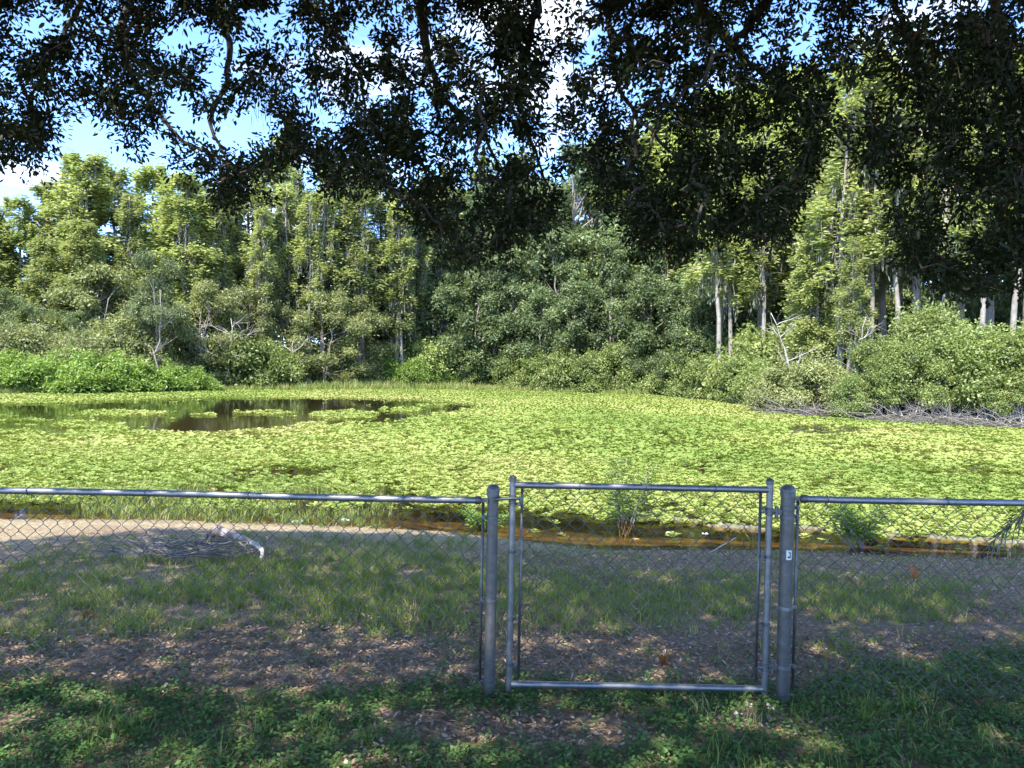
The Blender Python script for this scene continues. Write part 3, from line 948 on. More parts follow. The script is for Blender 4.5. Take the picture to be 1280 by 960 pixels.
# hinges on the right
pr = at_y(981.5, 740, FY)[0]; PR = .0365
for z_ in (1.045, .195):
    g = Geo()
    lathe(g, [(GR, z_ - .02), (GR + .004, z_ - .018), (GR + .004, z_ + .018), (GR, z_ + .02)], gr_x, FY, 16)
    box(g, (gr_x + GR - .002, FY - .011, z_ - .014), (pr - PR + .004, FY + .011, z_ + .014))
    tube(g, [(gr_x + .038, FY - .004, z_ - .035), (gr_x + .038, FY - .004, z_ + .032)], .010, 10)
    h_ = part('hinge', g, M['steel_dark'], ga)
    g = Geo(); tube(g, [(gr_x - GR - .03, FY - .012, z_), (gr_x - GR + .002, FY - .012, z_)], .006, 8)
    tube(g, [(gr_x + .03, FY - .026, z_), (gr_x + .03, FY + .026, z_)], .0055, 8)
    part('bolt', g, M['steel_dark'], h_)

# right run
fr_ = thing('chain_link_fence', (0, 0, 0), 'chain-link fence run with thicker stickered hinge post, palm fronds at its end', 'fence')
post(fr_, pr, PR, 1.195)
top_rail(fr_, pr + .068, 6.2, 1.121, pr + .066, 1)
for x_ in (4.3,):
    g = Geo(); lathe(g, [(.024, -.3), (.024, 1.098)], x_, FY, 16); part('post', g, M['steel_post'], fr_)
wires(fr_, pr + .06, 4.1, 0.03, 1.115, MY)
tension_bar(fr_, pr + .062, .06, 1.12, MY - .008)
for z_ in (1.07, 1.02, .525, .20, .03):
    band(fr_, pr, FY, z_, PR, 1, 'steel_dark' if z_ > 1 else 'steel', bolt=z_ != .525)
ties(fr_, (pr + .21, pr + .86, pr + 1.5), 1.121, FY - .004)
# sticker on the post: pale label with a dark bracket mark
def curved(g, x, y, r, a0, a1, z0, z1, n=6):
    a = np.linspace(a0, a1, n)
    V = np.concatenate([np.stack([x + r * np.sin(a), y - r * np.cos(a), np.full(n, z)], -1) for z in (z0, z1)])
    F = [(k, k + 1, n + k + 1, n + k) for k in range(n - 1)]
    g.add(V, F)
zs = 1.8 - (693 - 467) / FPX * FY
m_white = solid_mat('sticker_white', [(0.3, (0.62, 0.62, 0.58)), (0.7, (0.78, 0.78, 0.74))], 60, 0.6)
m_ink = solid_mat('sticker_ink', [(0.3, (0.03, 0.03, 0.03)), (0.7, (0.06, 0.06, 0.06))], 60, 0.6)
g = Geo(); curved(g, pr, FY, PR + .0008, -.35, .5, zs - .026, zs + .026)
st = part('sticker', g, m_white, fr_)
g = Geo()
for a0, a1, z0, z1 in ((.16, .30, -.014, .016), (-.12, .2, -.016, -.008), (-.02, .2, .010, .016)):
    curved(g, pr, FY, PR + .0016, a0, a1, zs + z0, zs + z1)
part('printed_mark', g, m_ink, st)

# ------------------------------------------------------------------ plant builders
def bend_path(base, top, rngl, n=7, wob=0.03):
    base = np.asarray(base, float); top = np.asarray(top, float)
    t = np.linspace(0, 1, n)[:, None]
    L = np.linalg.norm(top - base)
    off = np.cumsum(rngl.normal(0, wob * L, (n, 3)), 0) * np.array([1, 1, .2])
    off -= t * off[-1]; off -= off[0] * (1 - t)
    return base + (top - base) * t + off

def cypress_meshes(seed, H, base_frac, wid, moss, mat, trunk_mat, nb=95, gap=0.0, lf=1.0):
    rg = np.random.default_rng(seed)
    gt = Geo(); gc = Geo(); gm = Geo()
    tp = bend_path((0, 0, -.4), (rg.normal(0, .25), rg.normal(0, .25), H), rg, 10, .006)
    rad = (0.24 if wid > 2 else .16) * (1 - np.linspace(0, 1, 10)) ** .8 + .03; rad[0] = .44 if wid > 2 else .28; rad[1] *= 1.1
    tube(gt, tp, rad * (H / 18), 8)
    for k in range(nb):
        t = rg.uniform(0, 1) ** .9
        zz = base_frac + (1 - base_frac) * t
        c = np.array([np.interp(zz, np.linspace(0, 1, 10), tp[:, a]) for a in range(3)])
        L = wid * ((1 - t) ** .45 * .88 + .14) * rg.uniform(.55, 1.2) * (0.62 + 0.38 * min(1, t / .15))
        az = rg.uniform(0, 6.28); up = rg.uniform(-.05, .35) + .3 * t
        d = np.array([math.cos(az), math.sin(az), 0])
        s = np.linspace(0, 1, 5)[:, None]
        br = c + d * L * s + np.array([0, 0, 1]) * (up * L * s - .28 * L * s ** 2)
        tube(gt, br, np.linspace(.045, .012, 5) * (H / 18), 3, cap=False)
        if rg.random() < gap: continue
        n = int(44 + 44 * L)
        ss = rg.uniform(.22, 1.05, n) ** .8
        p = c + d * L * ss[:, None] + np.array([0, 0, 1]) * (up * L * ss - .28 * L * ss ** 2)[:, None]
        lat = np.array([-d[1], d[0], 0])
        w = .34 * L * (1 - .45 * ss) + .12
        p = p + lat * (rg.normal(0, .55, n) * w)[:, None] + np.stack([rg.normal(0, .08, n), rg.normal(0, .08, n), rg.normal(0, .30, n) - .08], -1)
        nr = np.stack([rg.normal(0, .6, n), rg.normal(0, .6, n), np.ones(n)], -1) + d * .25
        al = d[None] * 1.0 + lat[None] * rg.normal(0, .7, (n, 1)) + np.array([0, 0, 1]) * rg.normal(-.12, .25, (n, 1))
        tn = np.clip(.5 + rg.normal(0, .16) + rg.normal(0, .14, n), 0, 1)
        leaves(gc, p, nr, lf * rg.uniform(.22, .44, n), lf * rg.uniform(.11, .20, n), rg, tn, .05, al)
        if moss and rg.random() < moss:
            m = int(rg.integers(3, 8))
            for _ in range(m):
                q0 = br[int(rg.integers(1, 5))] + rg.normal(0, .12, 3) * [1, 1, .3]
                ln = rg.uniform(.5, 1.8)
                nn = 9
                pp = q0 + np.stack([rg.normal(0, .05, nn), rg.normal(0, .05, nn), -np.linspace(0, ln, nn)], -1)
                nrm = np.stack([rg.normal(0, 1, nn), rg.normal(0, 1, nn), rg.normal(0, .2, nn)], -1)
                leaves(gm, pp, nrm, rg.uniform(.25, .5, nn), rg.uniform(.05, .11, nn), rg, rg.random(nn), 0, np.tile([0, 0, -1.0], (nn, 1)) + rg.normal(0, .12, (nn, 3)))
    res = [('trunk', gt.mesh('trunk', True), trunk_mat), ('crown', gc.mesh('crown'), mat)]
    if gm.n: res.append(('spanish_moss', gm.mesh('spanish_moss'), M['moss']))
    for _, me, mt_ in res: me.materials.append(mt_)
    return [(n, me) for n, me, _ in res]

def clump_crown(gc, centres, radii, per, size, rg, aspect=.5, up=.45, tvar=.20, shell=.40, droop=0.0, zfl=.75):
    for c, r in zip(centres, radii):
        n = int(per * r * r)
        d = rg.normal(size=(n, 3)); d[:, 2] = d[:, 2] * .9 + .25
        d /= np.linalg.norm(d, axis=1)[:, None]
        rr = r * (shell + (1 - shell) * rg.random(n) ** .6) * rg.uniform(.8, 1.12, n)
        p = c + d * rr[:, None] * [1, 1, zfl]
        nr = d * .8 + np.array([0, 0, up]) + rg.normal(0, .55, (n, 3))
        tn = np.clip(.5 + rg.normal(0, tvar) + rg.normal(0, .16, n), 0, 1)  # clump tones spread wide to paint in highlights and dark gaps
        al = None
        if droop: al = d * [1, 1, .4] + np.array([0, 0, -droop]) + rg.normal(0, .35, (n, 3))
        L = size * rg.uniform(.7, 1.35, n)
        leaves(gc, p, nr, L, L * aspect, rg, tn, .06, al)

def hardwood_meshes(seed, H, wid, mat, trunk_mat, nclump=26, size=.24, per=150, base=.22, trunks=1, lean=0., aspect=.5, droop=0., rmin=.8, rmax=1.5, rt=.2):
    rg = np.random.default_rng(seed)
    gt = Geo(); gc = Geo()
    cen = []; rad = []
    tops = []
    for k in range(trunks):
        a = rg.uniform(0, 6.28)
        sp_ = 0 if trunks == 1 else .22 * wid
        top = np.array([math.cos(a) * sp_ + lean * H, math.sin(a) * sp_, H * .72])
        path = bend_path((math.cos(a) * .12, math.sin(a) * .12, -.3), top, rg, 8, .018)
        tube(gt, path, np.linspace(rt, rt * .3, 8), 7)
        tops.append(path)
    for k in range(nclump):
        z = base + (1 - base) * rg.random() ** .85
        prof = math.sin(math.pi * min(1, max(0.03, (z - base * .4) / (1 - base * .4) * .88 + .10))) ** .75
        a = rg.uniform(0, 6.28); r = wid * prof * math.sqrt(rg.uniform(.12, 1))
        path = tops[int(rg.integers(0, trunks))]
        axis_ = np.array([np.interp(min(z, .72) * H, path[:, 2], path[:, b]) for b in range(2)])
        rc = rg.uniform(rmin, rmax) * (.7 + .3 * prof)
        c = np.array([axis_[0] + math.cos(a) * r, axis_[1] + math.sin(a) * r, min(z * H, H - rc * .7)])
        cen.append(c); rad.append(rc)
        zz = max(.12, min(.70, z - .16)) * H
        p0 = np.array([np.interp(zz, path[:, 2], path[:, b]) for b in range(3)])
        tube(gt, bend_path(p0, c, rg, 5, .04), np.linspace(rt * .42, rt * .1, 5), 4, cap=False)
    clump_crown(gc, cen, rad, per, size, rg, aspect, droop=droop)
    # loose sprigs breaking the outline
    n = int(per * nclump * .16)
    ci = rg.integers(0, nclump, n); d = rg.normal(size=(n, 3)); d /= np.linalg.norm(d, axis=1)[:, None]
    p = np.array(cen)[ci] + d * (np.array(rad)[ci] * rg.uniform(1, 1.35, n))[:, None] * [1, 1, .85]
    leaves(gc, p, rg.normal(0, 1, (n, 3)) + [0, 0, .5], size * rg.uniform(.8, 1.4, n), size * aspect, rg, np.clip(rg.normal(.55, .2, n), 0, 1), .05)
    res = [('trunk', gt.mesh('trunk', True), trunk_mat), ('crown', gc.mesh('crown'), mat)]
    for _, me, mt_ in res: me.materials.append(mt_)
    return [(n_, me) for n_, me, _ in res]

def shrub_meshes(seed, H, wid, mat, nclump=18, size=.15, per=330, aspect=.5, skirt=0.0, stem_mat=None, droop=0., rmin=.5, rmax=.95, nst=12):
    rg = np.random.default_rng(seed)
    gt = Geo(); gc = Geo(); cen = []; rad = []
    for k in range(nclump):
        z = skirt + (1 - skirt) * rg.random() ** .8
        a = rg.uniform(0, 6.28); r = wid * math.sqrt(max(.05, 1 - (z * .95) ** 2)) * math.sqrt(rg.uniform(.2, 1)) * .86
        rc = rg.uniform(rmin, rmax)
        cen.append(np.array([math.cos(a) * r, math.sin(a) * r, max(rc * .35, z * H - rc * .55)])); rad.append(rc)
    clump_crown(gc, cen, rad, per, size, rg, aspect, droop=droop)
    for k in range(nclump * 2):                       # shoots standing clear of the mass, coloured lighter as highlights
        c = cen[int(rg.integers(0, nclump))]; d = rg.normal(0, .45, 3) + [0, 0, .8]; d /= np.linalg.norm(d)
        r0 = rg.uniform(.5, .9) * rmax; Ls = rg.uniform(.35, .9) * rmax; m_ = 16
        tt_ = rg.random(m_); p = c + d * (r0 + Ls * tt_)[:, None] + rg.normal(0, .07, (m_, 3))
        leaves(gc, p, rg.normal(0, .7, (m_, 3)) + [0, 0, .6], size * rg.uniform(.8, 1.2, m_), size * aspect, rg, np.clip(rg.normal(.72, .14, m_), 0, 1), .05)
    n = int(per * nclump * .10)
    ci = rg.integers(0, nclump, n); d = rg.normal(size=(n, 3)); d[:, 2] = np.abs(d[:, 2]); d /= np.linalg.norm(d, axis=1)[:, None]
    p = np.array(cen)[ci] + d * (np.array(rad)[ci] * rg.uniform(.95, 1.5, n))[:, None]
    leaves(gc, p, rg.normal(0, 1, (n, 3)) + [0, 0, .5], size * rg.uniform(.8, 1.3, n), size * aspect, rg, np.clip(rg.normal(.6, .18, n), 0, 1), .05)
    for k in range(nst):
        c = cen[k % nclump]
        tube(gt, bend_path((rg.normal(0, .25 * wid), rg.normal(0, .25 * wid), -.25), c + [0, 0, .2], rg, 5, .05), np.linspace(.04, .012, 5), 4, cap=False)
    res = [('stem', gt.mesh('stem', True), stem_mat or M['bark_grey']), ('foliage', gc.mesh('foliage'), mat)]
    for _, me, mt_ in res: me.materials.append(mt_)
    return [(n_, me) for n_, me, _ in res]

def plant(name, kit, u, vtop, y, Hkit, label, cat, group=None, wide=1.0, rz=None, lean=0.0):
    """stand a copy of a kit at column u, distance y, as tall as its top row in the photograph says"""
    p = at_y(u, 480, y)
    z0 = hz(p[0], y)
    top = at_y(u, vtop, y)[2]
    s = max(.15, (top - z0) / Hkit)
    e = thing(name, (p[0], y, z0 - .03), label, cat, group, rz if rz is not None else random.uniform(0, 6.28), (s * wide, s * wide, s))
    if lean: e.rotation_euler = (0, lean, 0)
    for n_, me in kit:
        c_ = link(n_, me, None, e)
        if n_ == 'spanish_moss': c_['kind'] = 'stuff'
    return e

random.seed(12)
cyA = [cypress_meshes(100 + k, 18, .10, 3.9, .08, M['cypress'], M['bark_grey'], 150, lf=1.25) for k in range(3)]
cyB = [cypress_meshes(120 + k, 18, .32, 2.7, .5, M['cypress_grey'], M['bark_pale'], 84, .16, lf=1.25) for k in range(3)]
cyC = [cypress_meshes(140 + k, 20, .40, 3.0, .6, M['cypress'], M['bark_pale'], 84, .14, lf=1.1) for k in range(3)]
cyD = [cypress_meshes(160 + k, 18, .42, 1.75, .75, M['cypress'], M['bark_silver'], 62, .22, lf=1.0) for k in range(3)]
hwA = [hardwood_meshes(200 + k, 18, 4.2, M['hardwood'], M['bark_grey'], 36, .32, 350, .06) for k in range(4)]
hwB = [hardwood_meshes(220 + k, 9, 3.2, M['hardwood'], M['bark_grey'], 28, .25, 520, .03, 2, rmin=.6, rmax=1.15, rt=.10) for k in range(3)]
olA = [hardwood_meshes(240 + k, 9, 3.6, M['olive'], M['bark_grey'], 34, .23, 620, .02, 3, rmin=.6, rmax=1.1, rt=.07, aspect=.4) for k in range(2)]
wiA = [hardwood_meshes(260 + k, 10, 2.7, M['willow'], M['bark_pale'], 32, .25, 700, .12, 2, rmin=.5, rmax=1.0, rt=.08, aspect=.3, droop=.5) for k in range(2)]
shA = [shrub_meshes(300 + k, 3.0, 2.2, M['shrub'], 26, .19, 900) for k in range(4)]
shO = [shrub_meshes(320 + k, 3.0, 2.2, M['olive'], 26, .18, 980, aspect=.4) for k in range(2)]
shH = [shrub_meshes(340 + k, 1.9, 2.3, M['herb'], 24, .20, 1000, aspect=.4, rmin=.4, rmax=.7, droop=.25) for k in range(3)]
shR = [shrub_meshes(360 + k, 4.2, 2.6, M['shrub'], 36, .155, 1080, aspect=.5, skirt=.28, rmin=.4, rmax=.85, stem_mat=M['dead_wood'], nst=22) for k in range(4)]

def pick_(lst, k): return lst[k % len(lst)]

# --- cypress stand on the left
LG = 'cypresses of the sunlit stand across the pond'
for k, (u, v, y) in enumerate([(-70, 235, 66), (-22, 258, 64), (22, 252, 66), (70, 232, 68), (112, 199, 68), (150, 214, 72), (192, 212, 74), (236, 222, 70), (-120, 240, 70), (52, 300, 62), (96, 280, 62)]):
    lab = {4: 'tallest and broadest yellow-green cypress of the sunlit stand, its rounded top against open sky',
           7: 'yellow-green cypress at the inner end of the sunlit stand, next to the mossy ones',
           9: 'shorter yellow-green cypress standing in front of the sunlit stand, behind the pale willows',
           10: 'shorter yellow-green cypress directly behind the round olive-brown tree'}.get(k, 'full bright yellow-green bald cypress in the sunlit stand past the low green bushes')
    plant('cypress_tree', pick_(cyA, k), u, v, y, 18, lab, 'tree', LG)
for k, (u, v, y) in enumerate([(272, 228, 76), (304, 215, 80), (338, 172, 84), (372, 214, 80), (408, 212, 82), (440, 212, 79), (472, 226, 82), (506, 240, 84), (530, 225, 88), (556, 235, 88), (288, 262, 74), (352, 268, 76), (424, 272, 78), (486, 280, 80)]):
    lab = {2: 'tallest of the thin mossy cypresses, its tip reaching up to the cloud and oak leaves', 0: 'thin mossy cypress next to the yellow-green sunlit stand',
           6: 'thin mossy cypress rising right behind the broken grey stump', 9: 'thin cypress closest to the dark hardwoods at the pond head',
           10: 'lower mossy cypress above the bleached dead branches and round bush', 12: 'lower mossy cypress above the broad brownish olive tree'}.get(k, 'thin mossy bald cypress with bare grey trunk showing, sky between it and its neighbours')
    plant('cypress_tree', pick_(cyB, k), u, v, y, 18, lab, 'tree', 'thin mossy cypresses above the dark scrub')
for k, u in enumerate(range(-150, 560, 56)):
    plant('cypress_tree', pick_(cyB, k + 1), u + random.uniform(-14, 14), random.uniform(292, 332), random.uniform(92, 104), 18, 'dull olive cypress half hidden at the back of the stand', 'tree', 'back row of the cypress stand', wide=1.25)

for k, (u, v, y) in enumerate([(-170, 250, 66), (-225, 240, 62), (-280, 255, 60), (-340, 240, 56), (-400, 250, 54), (-470, 235, 52)]):
    plant('cypress_tree', pick_(cyA, k + 1), u, v, y, 18, 'full bright yellow-green bald cypress in the sunlit stand past the low green bushes', 'tree', LG, wide=1.15)
# --- dark hardwoods in the middle
MG = 'tall dark hardwoods at the head of the pond'
for k, (u, v, y) in enumerate([(560, 262, 92), (600, 236, 93), (640, 250, 90), (676, 222, 92), (712, 184, 92), (752, 214, 90), (790, 232, 88), (826, 226, 88), (862, 250, 84), (545, 300, 86), (620, 290, 86), (692, 280, 86), (760, 300, 84), (830, 296, 82), (660, 215, 100), (736, 205, 102), (775, 220, 100), (620, 240, 100), (695, 240, 96), (815, 235, 96)]):
    lab = {4: 'tallest dark hardwood at the pond head, its top in the gap between the oak boughs', 0: 'tall dark hardwood bordering the thin mossy cypresses', 8: 'tall dark hardwood bordering the pale-trunked cypresses where the bank bends'}.get(k,
          'tall dense dark green hardwood tree at the head of the pond' if k < 14 else 'tall hardwood top showing behind the front rank of dark hardwoods')
    plant('hardwood_tree', pick_(hwA, k), u, v, y, 18, lab, 'tree', MG)
for k, (u, v, y) in enumerate([(505, 350, 84), (545, 352, 84), (590, 345, 85), (632, 352, 84), (674, 360, 82), (716, 352, 80), (770, 350, 79), (812, 344, 78), (850, 352, 74), (880, 360, 72), (910, 350, 70), (575, 405, 84), (850, 410, 70), (800, 420, 75)]):
    lab = {0: 'mid-height green tree just past the broken grey stump', 5: 'mid-height green tree behind the leaning forked pale trunk', 11: 'low dark tree over the shadowed hollow beside the grassy spit',
           9: 'mid-height green tree above the shrubs where the bank bends', 12: 'low rounded tree right behind the shrubs where the bank bends'}.get(k, 'rounded mid-height green tree crowding beneath the tall dark hardwoods')
    plant('hardwood_tree', pick_(hwB, k), u, v, y, 9, lab, 'tree', 'mid-height trees under the hardwoods')

# --- cypresses on the right bank
for k, (u, v, y) in enumerate([(800, 165, 92), (838, 140, 90), (872, 128, 86), (925, 118, 84), (965, 105, 82), (1030, 95, 80), (610, 200, 104), (655, 196, 106), (745, 178, 106), (560, 212, 102)]):
    plant('cypress_tree', pick_(cyA if k < 6 else cyB, k), u, v, y, 18, 'pale green feathery tree top rising ' + ('behind the pale-trunked cypresses of the bending bank' if k < 6 else 'far behind the dark hardwoods'), 'tree', 'pale tree tops ' + ('behind the bending bank' if k < 6 else 'behind the dark hardwoods'), wide=1.1)
RG = 'pale-trunked cypresses behind the right-hand thicket'
for k, (u, v, y) in enumerate([(902, 150, 66), (945, 165, 64), (978, 140, 62), (1068, 62, 54), (1106, 90, 56), (1154, 60, 50), (1200, 40, 52), (1240, 70, 49), (1274, 40, 47), (1330, 40, 46), (1400, 50, 46), (1132, 110, 60), (1010, 120, 66)]):
    lab = {0: 'pale straight-trunked cypress nearest the dark hardwoods on the bending bank', 3: 'tall cypress filling the bright gap between the oak boughs, lime crown over pale trunk',
           5: 'cypress with brownish pale trunk rising out of the tallest glossy bush', 8: 'thick pale cypress trunk behind the far end of the glossy thicket'}.get(k, 'tall bare-trunked cypress with lime sprays and hanging moss behind the thicket')
    plant('cypress_tree', pick_(cyC, k), u, v, y, 20, lab, 'tree', RG)
plant('cypress_tree', cyA[1], 1022, 262, 55, 18, 'short lime-green cypress standing before the taller pale-trunked ones', 'tree', wide=.8)
plant('cypress_tree', cyC[1], 1058, 300, 50, 20, 'small lime cypress with a curtain of hanging grey moss and roots', 'tree', wide=.9)
for k, (u, v, y) in enumerate([(880, 330, 78), (925, 352, 76), (965, 345, 72), (1000, 372, 68), (1040, 365, 64), (1085, 362, 61), (1130, 372, 60), (1180, 366, 57), (1225, 372, 56), (1270, 360, 55), (1320, 360, 53), (1380, 350, 51)]):
    plant('hardwood_tree', pick_(hwB, k + 1), u, v, y, 9, 'dark understorey tree between the cypress trunks on the right bank', 'tree', 'understorey between the right cypress trunks')
for k, (u, v, y) in enumerate([(870, 180, 100), (930, 160, 98), (990, 150, 95), (1050, 140, 90), (1110, 130, 86), (1170, 120, 82), (1230, 110, 78), (1290, 100, 74), (1350, 90, 70)]):
    plant('hardwood_tree', pick_(hwA, k + 2), u, v + 40, y, 18, 'tall hazy green tree rising far behind the right cypress trunks', 'tree', 'tall trees far behind the right bank')

for k in range(26):
    u = -170 + k * 60 + random.uniform(-15, 15)
    plant('background_tree', pick_(hwB, k), u, random.uniform(345, 372), random.uniform(104, 116), 9, 'dim green tree in the woods seen between the trunks behind the pond', 'tree', 'dim trees deep in the woods', wide=1.5)

SG = 'slender mossy cypresses with bare silver trunks'
for k, (u, v, y) in enumerate([(262, 236, 71), (280, 250, 72), (318, 226, 73), (330, 262, 72), (360, 232, 75), (386, 246, 75), (398, 222, 76), (428, 240, 77), (455, 226, 78), (492, 236, 79), (502, 262, 79), (520, 248, 82), (226, 250, 69), (156, 246, 67)]):
    lab = {13: 'slender cypress standing before the yellow-green sunlit stand, above the blue-green willow', 12: 'slender cypress between the yellow-green stand and the mossy ones', 11: 'slender cypress beside the first dark hardwood',
           9: 'slender silver cypress right next to the broken grey stump'}.get(k, 'slender cypress with bare silver trunk and sparse mossy tufts above the olive scrub')
    plant('slender_cypress', pick_(cyD, k), u, v, y, 18, lab, 'tree', SG)
for k, (u, v, y) in enumerate([(898, 170, 62), (915, 200, 63), (948, 190, 60), (1012, 170, 57), (1052, 110, 52), (1082, 150, 51), (1120, 120, 50), (1178, 100, 47), (1222, 120, 46), (1262, 90, 45)]):
    plant('slender_cypress', pick_(cyD, k + 1), u, v, y, 18, 'slender cypress with bare silver trunk and hanging moss behind the right-bank bushes', 'tree', 'slender silver trunks behind the right-bank bushes')

# --- left bank scrub
for k, (u, v, y) in enumerate([(-250, 365, 52), (-150, 368, 56), (-60, 372, 58), (10, 362, 59), (52, 378, 58), (95, 388, 58)]):
    plant('scrub_tree', pick_(wiA, k), u, v, y, 10, 'pale grey-green bushy willow rising behind the low bright bushes', 'tree', 'grey-green willows behind the low bushes', wide=1.25)
plant('scrub_tree', olA[0], 118, 330, 61, 9, 'large round olive-brown bush-like tree beside the pale-stemmed willow', 'tree', wide=1.15)
plant('scrub_tree', olA[1], 165, 345, 64, 9, 'olive tree close behind the pale-stemmed willow', 'tree')
wp = plant('willow_tree', wiA[0], 198, 312, 59.5, 10, 'slender willow with forked whitish trunk and thin blue-green crown', 'tree', wide=.85)
plant('scrub_tree', olA[0], 250, 352, 66, 9, 'olive scrub tree behind the grey dead branches', 'tree', rz=1.0)
plant('scrub_tree', olA[1], 300, 360, 70, 9, 'dull olive scrub tree under the thin mossy cypresses', 'tree', rz=2.2)
plant('scrub_tree', olA[0], 340, 345, 74, 9, 'tall dull scrub tree below the mossy cypress trunks', 'tree', rz=3.2, wide=.9)
plant('scrub_tree', olA[1], 405, 362, 74, 9, 'broad brownish olive tree over the dark hollow in the bank', 'tree', rz=4.2, wide=1.15)
plant('scrub_tree', olA[0], 452, 372, 77, 9, 'olive tree beside the broken grey stump', 'tree', rz=5.0)
for k, (u, v, y) in enumerate([(-300, 425, 43), (-245, 430, 45), (-190, 428, 47), (-140, 434, 48), (-90, 438, 50), (-40, 440, 51), (5, 442, 50.5), (45, 446, 51), (85, 441, 52), (128, 443, 54), (168, 448, 56), (205, 452, 58), (243, 458, 60)]):
    plant('low_bush', pick_(shH, k), u, v + 6, y, 1.9, 'low bright green leafy bush in the row along the far left shore', 'bush', 'row of low bright bushes on the far left shore', wide=1.12)
for k, (u, v, y) in enumerate([(20, 412, 55), (75, 420, 56), (140, 408, 58), (108, 425, 55), (175, 418, 60)]):
    plant('shrub', pick_(shO, k), u, v, y, 3, 'dull grey-olive shrub behind the row of low bright bushes', 'bush', 'olive shrubs behind the low bushes')
plant('shrub', shO[0], 250, 422, 67, 3, 'light olive feathery shrub next to the round green bush', 'bush', wide=.9)
plant('shrub', shA[0], 296, 420, 67, 3, 'big round green bush overhanging the dark open water', 'bush', wide=1.05)
plant('shrub', shA[1], 340, 432, 69, 3, 'green bush at the shoulder of the big round one', 'bush')
for k, (u, v, y) in enumerate([(440, 452, 78), (478, 448, 79), (518, 455, 79), (405, 462, 76), (548, 462, 81)]):
    plant('low_bush', pick_(shH, k + 1), u, v, y, 1.9, 'low bluish green bush above the grassy spit', 'bush', 'low bushes above the grassy spit')
for k, (u, v, y) in enumerate([(385, 430, 78), (430, 420, 80), (480, 420, 82), (530, 425, 82), (560, 440, 83), (590, 452, 84)]):
    plant('shrub', pick_(shO if k < 3 else shA, k), u, v, y, 3, ['dull', 'shadowy'][k // 3] + ' shrub at the foot of the trees behind the grassy spit', 'bush', ['dull', 'shadowy'][k // 3] + ' shrubs behind the grassy spit', wide=1.2)
for k, (u, v, y) in enumerate([(605, 458, 84), (640, 446, 82), (672, 442, 79), (702, 440, 77), (735, 444, 75.5), (768, 436, 75.5), (800, 446, 75), (655, 468, 81), (690, 470, 77), (752, 470, 74)]):
    plant('shrub', pick_(shA, k), u, v, y, 3, 'sunlit green waterside shrub at the head of the lettuce mat', 'bush', 'shrubs at the head of the mat')

# --- right bank thicket
for k, (u, v, y) in enumerate([(838, 452, 72), (866, 446, 68), (895, 450, 63), (925, 446, 58), (948, 455, 54), (905, 425, 66), (945, 415, 60), (880, 420, 70)]):
    plant('shrub', pick_(shA, k + 1), u, v, y, 3, 'leafy green shrub with dead grey twigs beneath it where the bank bends', 'bush', 'shrubs where the bank bends')
plant('shrub', shO[1], 985, 458, 46, 3, 'spreading yellowish olive shrub above the tangle of dead twigs', 'bush', wide=1.35)
plant('shrub', shO[0], 1030, 452, 43.5, 3, 'olive shrub mixed with bleached twigs beside the yellow-green sapling', 'bush', wide=1.1)
plant('shrub', shA[2], 1064, 474, 40.6, 3, 'small yellow-green leafy sapling bush at the water by the dark opening', 'bush', wide=.8)
for k, (u, v, y) in enumerate([(1096, 418, 42.5), (1136, 420, 41), (1160, 378, 43.5), (1205, 400, 40), (1244, 408, 39), (1285, 404, 38), (1330, 396, 37), (1390, 390, 36), (1180, 440, 39.6), (1110, 445, 41), (1235, 455, 38), (1270, 450, 37.5)]):
    lab = {2: 'tallest glossy bush of the right-bank thicket', 0: 'glossy bush of the thicket next to the yellow-green sapling bush', 9: 'lower glossy bush overhanging the water beside the yellow-green sapling bush',
           8: 'lower glossy bush overhanging the water in front of the tallest one'}.get(k, 'tall glossy green bush in the thicket overhanging the right bank')
    plant('shrub', pick_(shR, k), u, v + 12, y - .5, 4.2, lab, 'bush', 'glossy bushes of the right-bank thicket', wide=1.05)

# --- dead branches, brush and stumps
def brush_mesh(seed, w, h, n, thick=.02):
    rg = np.random.default_rng(seed); g = Geo()
    for k in range(n):
        x = rg.uniform(-w, w); a = rg.normal(0, .8) + (math.pi if rg.random() < .5 else 0); L = rg.uniform(.5, 1.5) * h
        p0 = np.array([x, rg.uniform(-.5, .5), rg.uniform(-.1, .25 * h)])
        e = p0 + np.array([math.cos(a) * L, rg.normal(0, .3) * L, rg.uniform(-.15, .75) * L])
        e[2] = max(e[2], -.1)
        p0[2] += .15 * h * rg.random()
        pts = bend_path(p0, e, rg, 6, .13)
        tube(g, pts, np.linspace(thick * rg.uniform(.5, 1.3), thick * .25, 6), 4, rg.uniform(.1, 1), False)
        for _ in range(3):
            i0 = int(rg.integers(1, 5)); L2 = L * rg.uniform(.2, .45)
            d = rg.normal(0, 1, 3); d /= np.linalg.norm(d)
            tube(g, bend_path(pts[i0], pts[i0] + d * L2, rg, 4, .06), np.linspace(thick * .4, thick * .15, 4), 3, rg.uniform(.2, 1), False)
    me = g.mesh('twigs'); me.materials.append(M['twig'])
    return me
brA = [brush_mesh(400 + k, 1.7, 1.25, 40, .018) for k in range(3)]
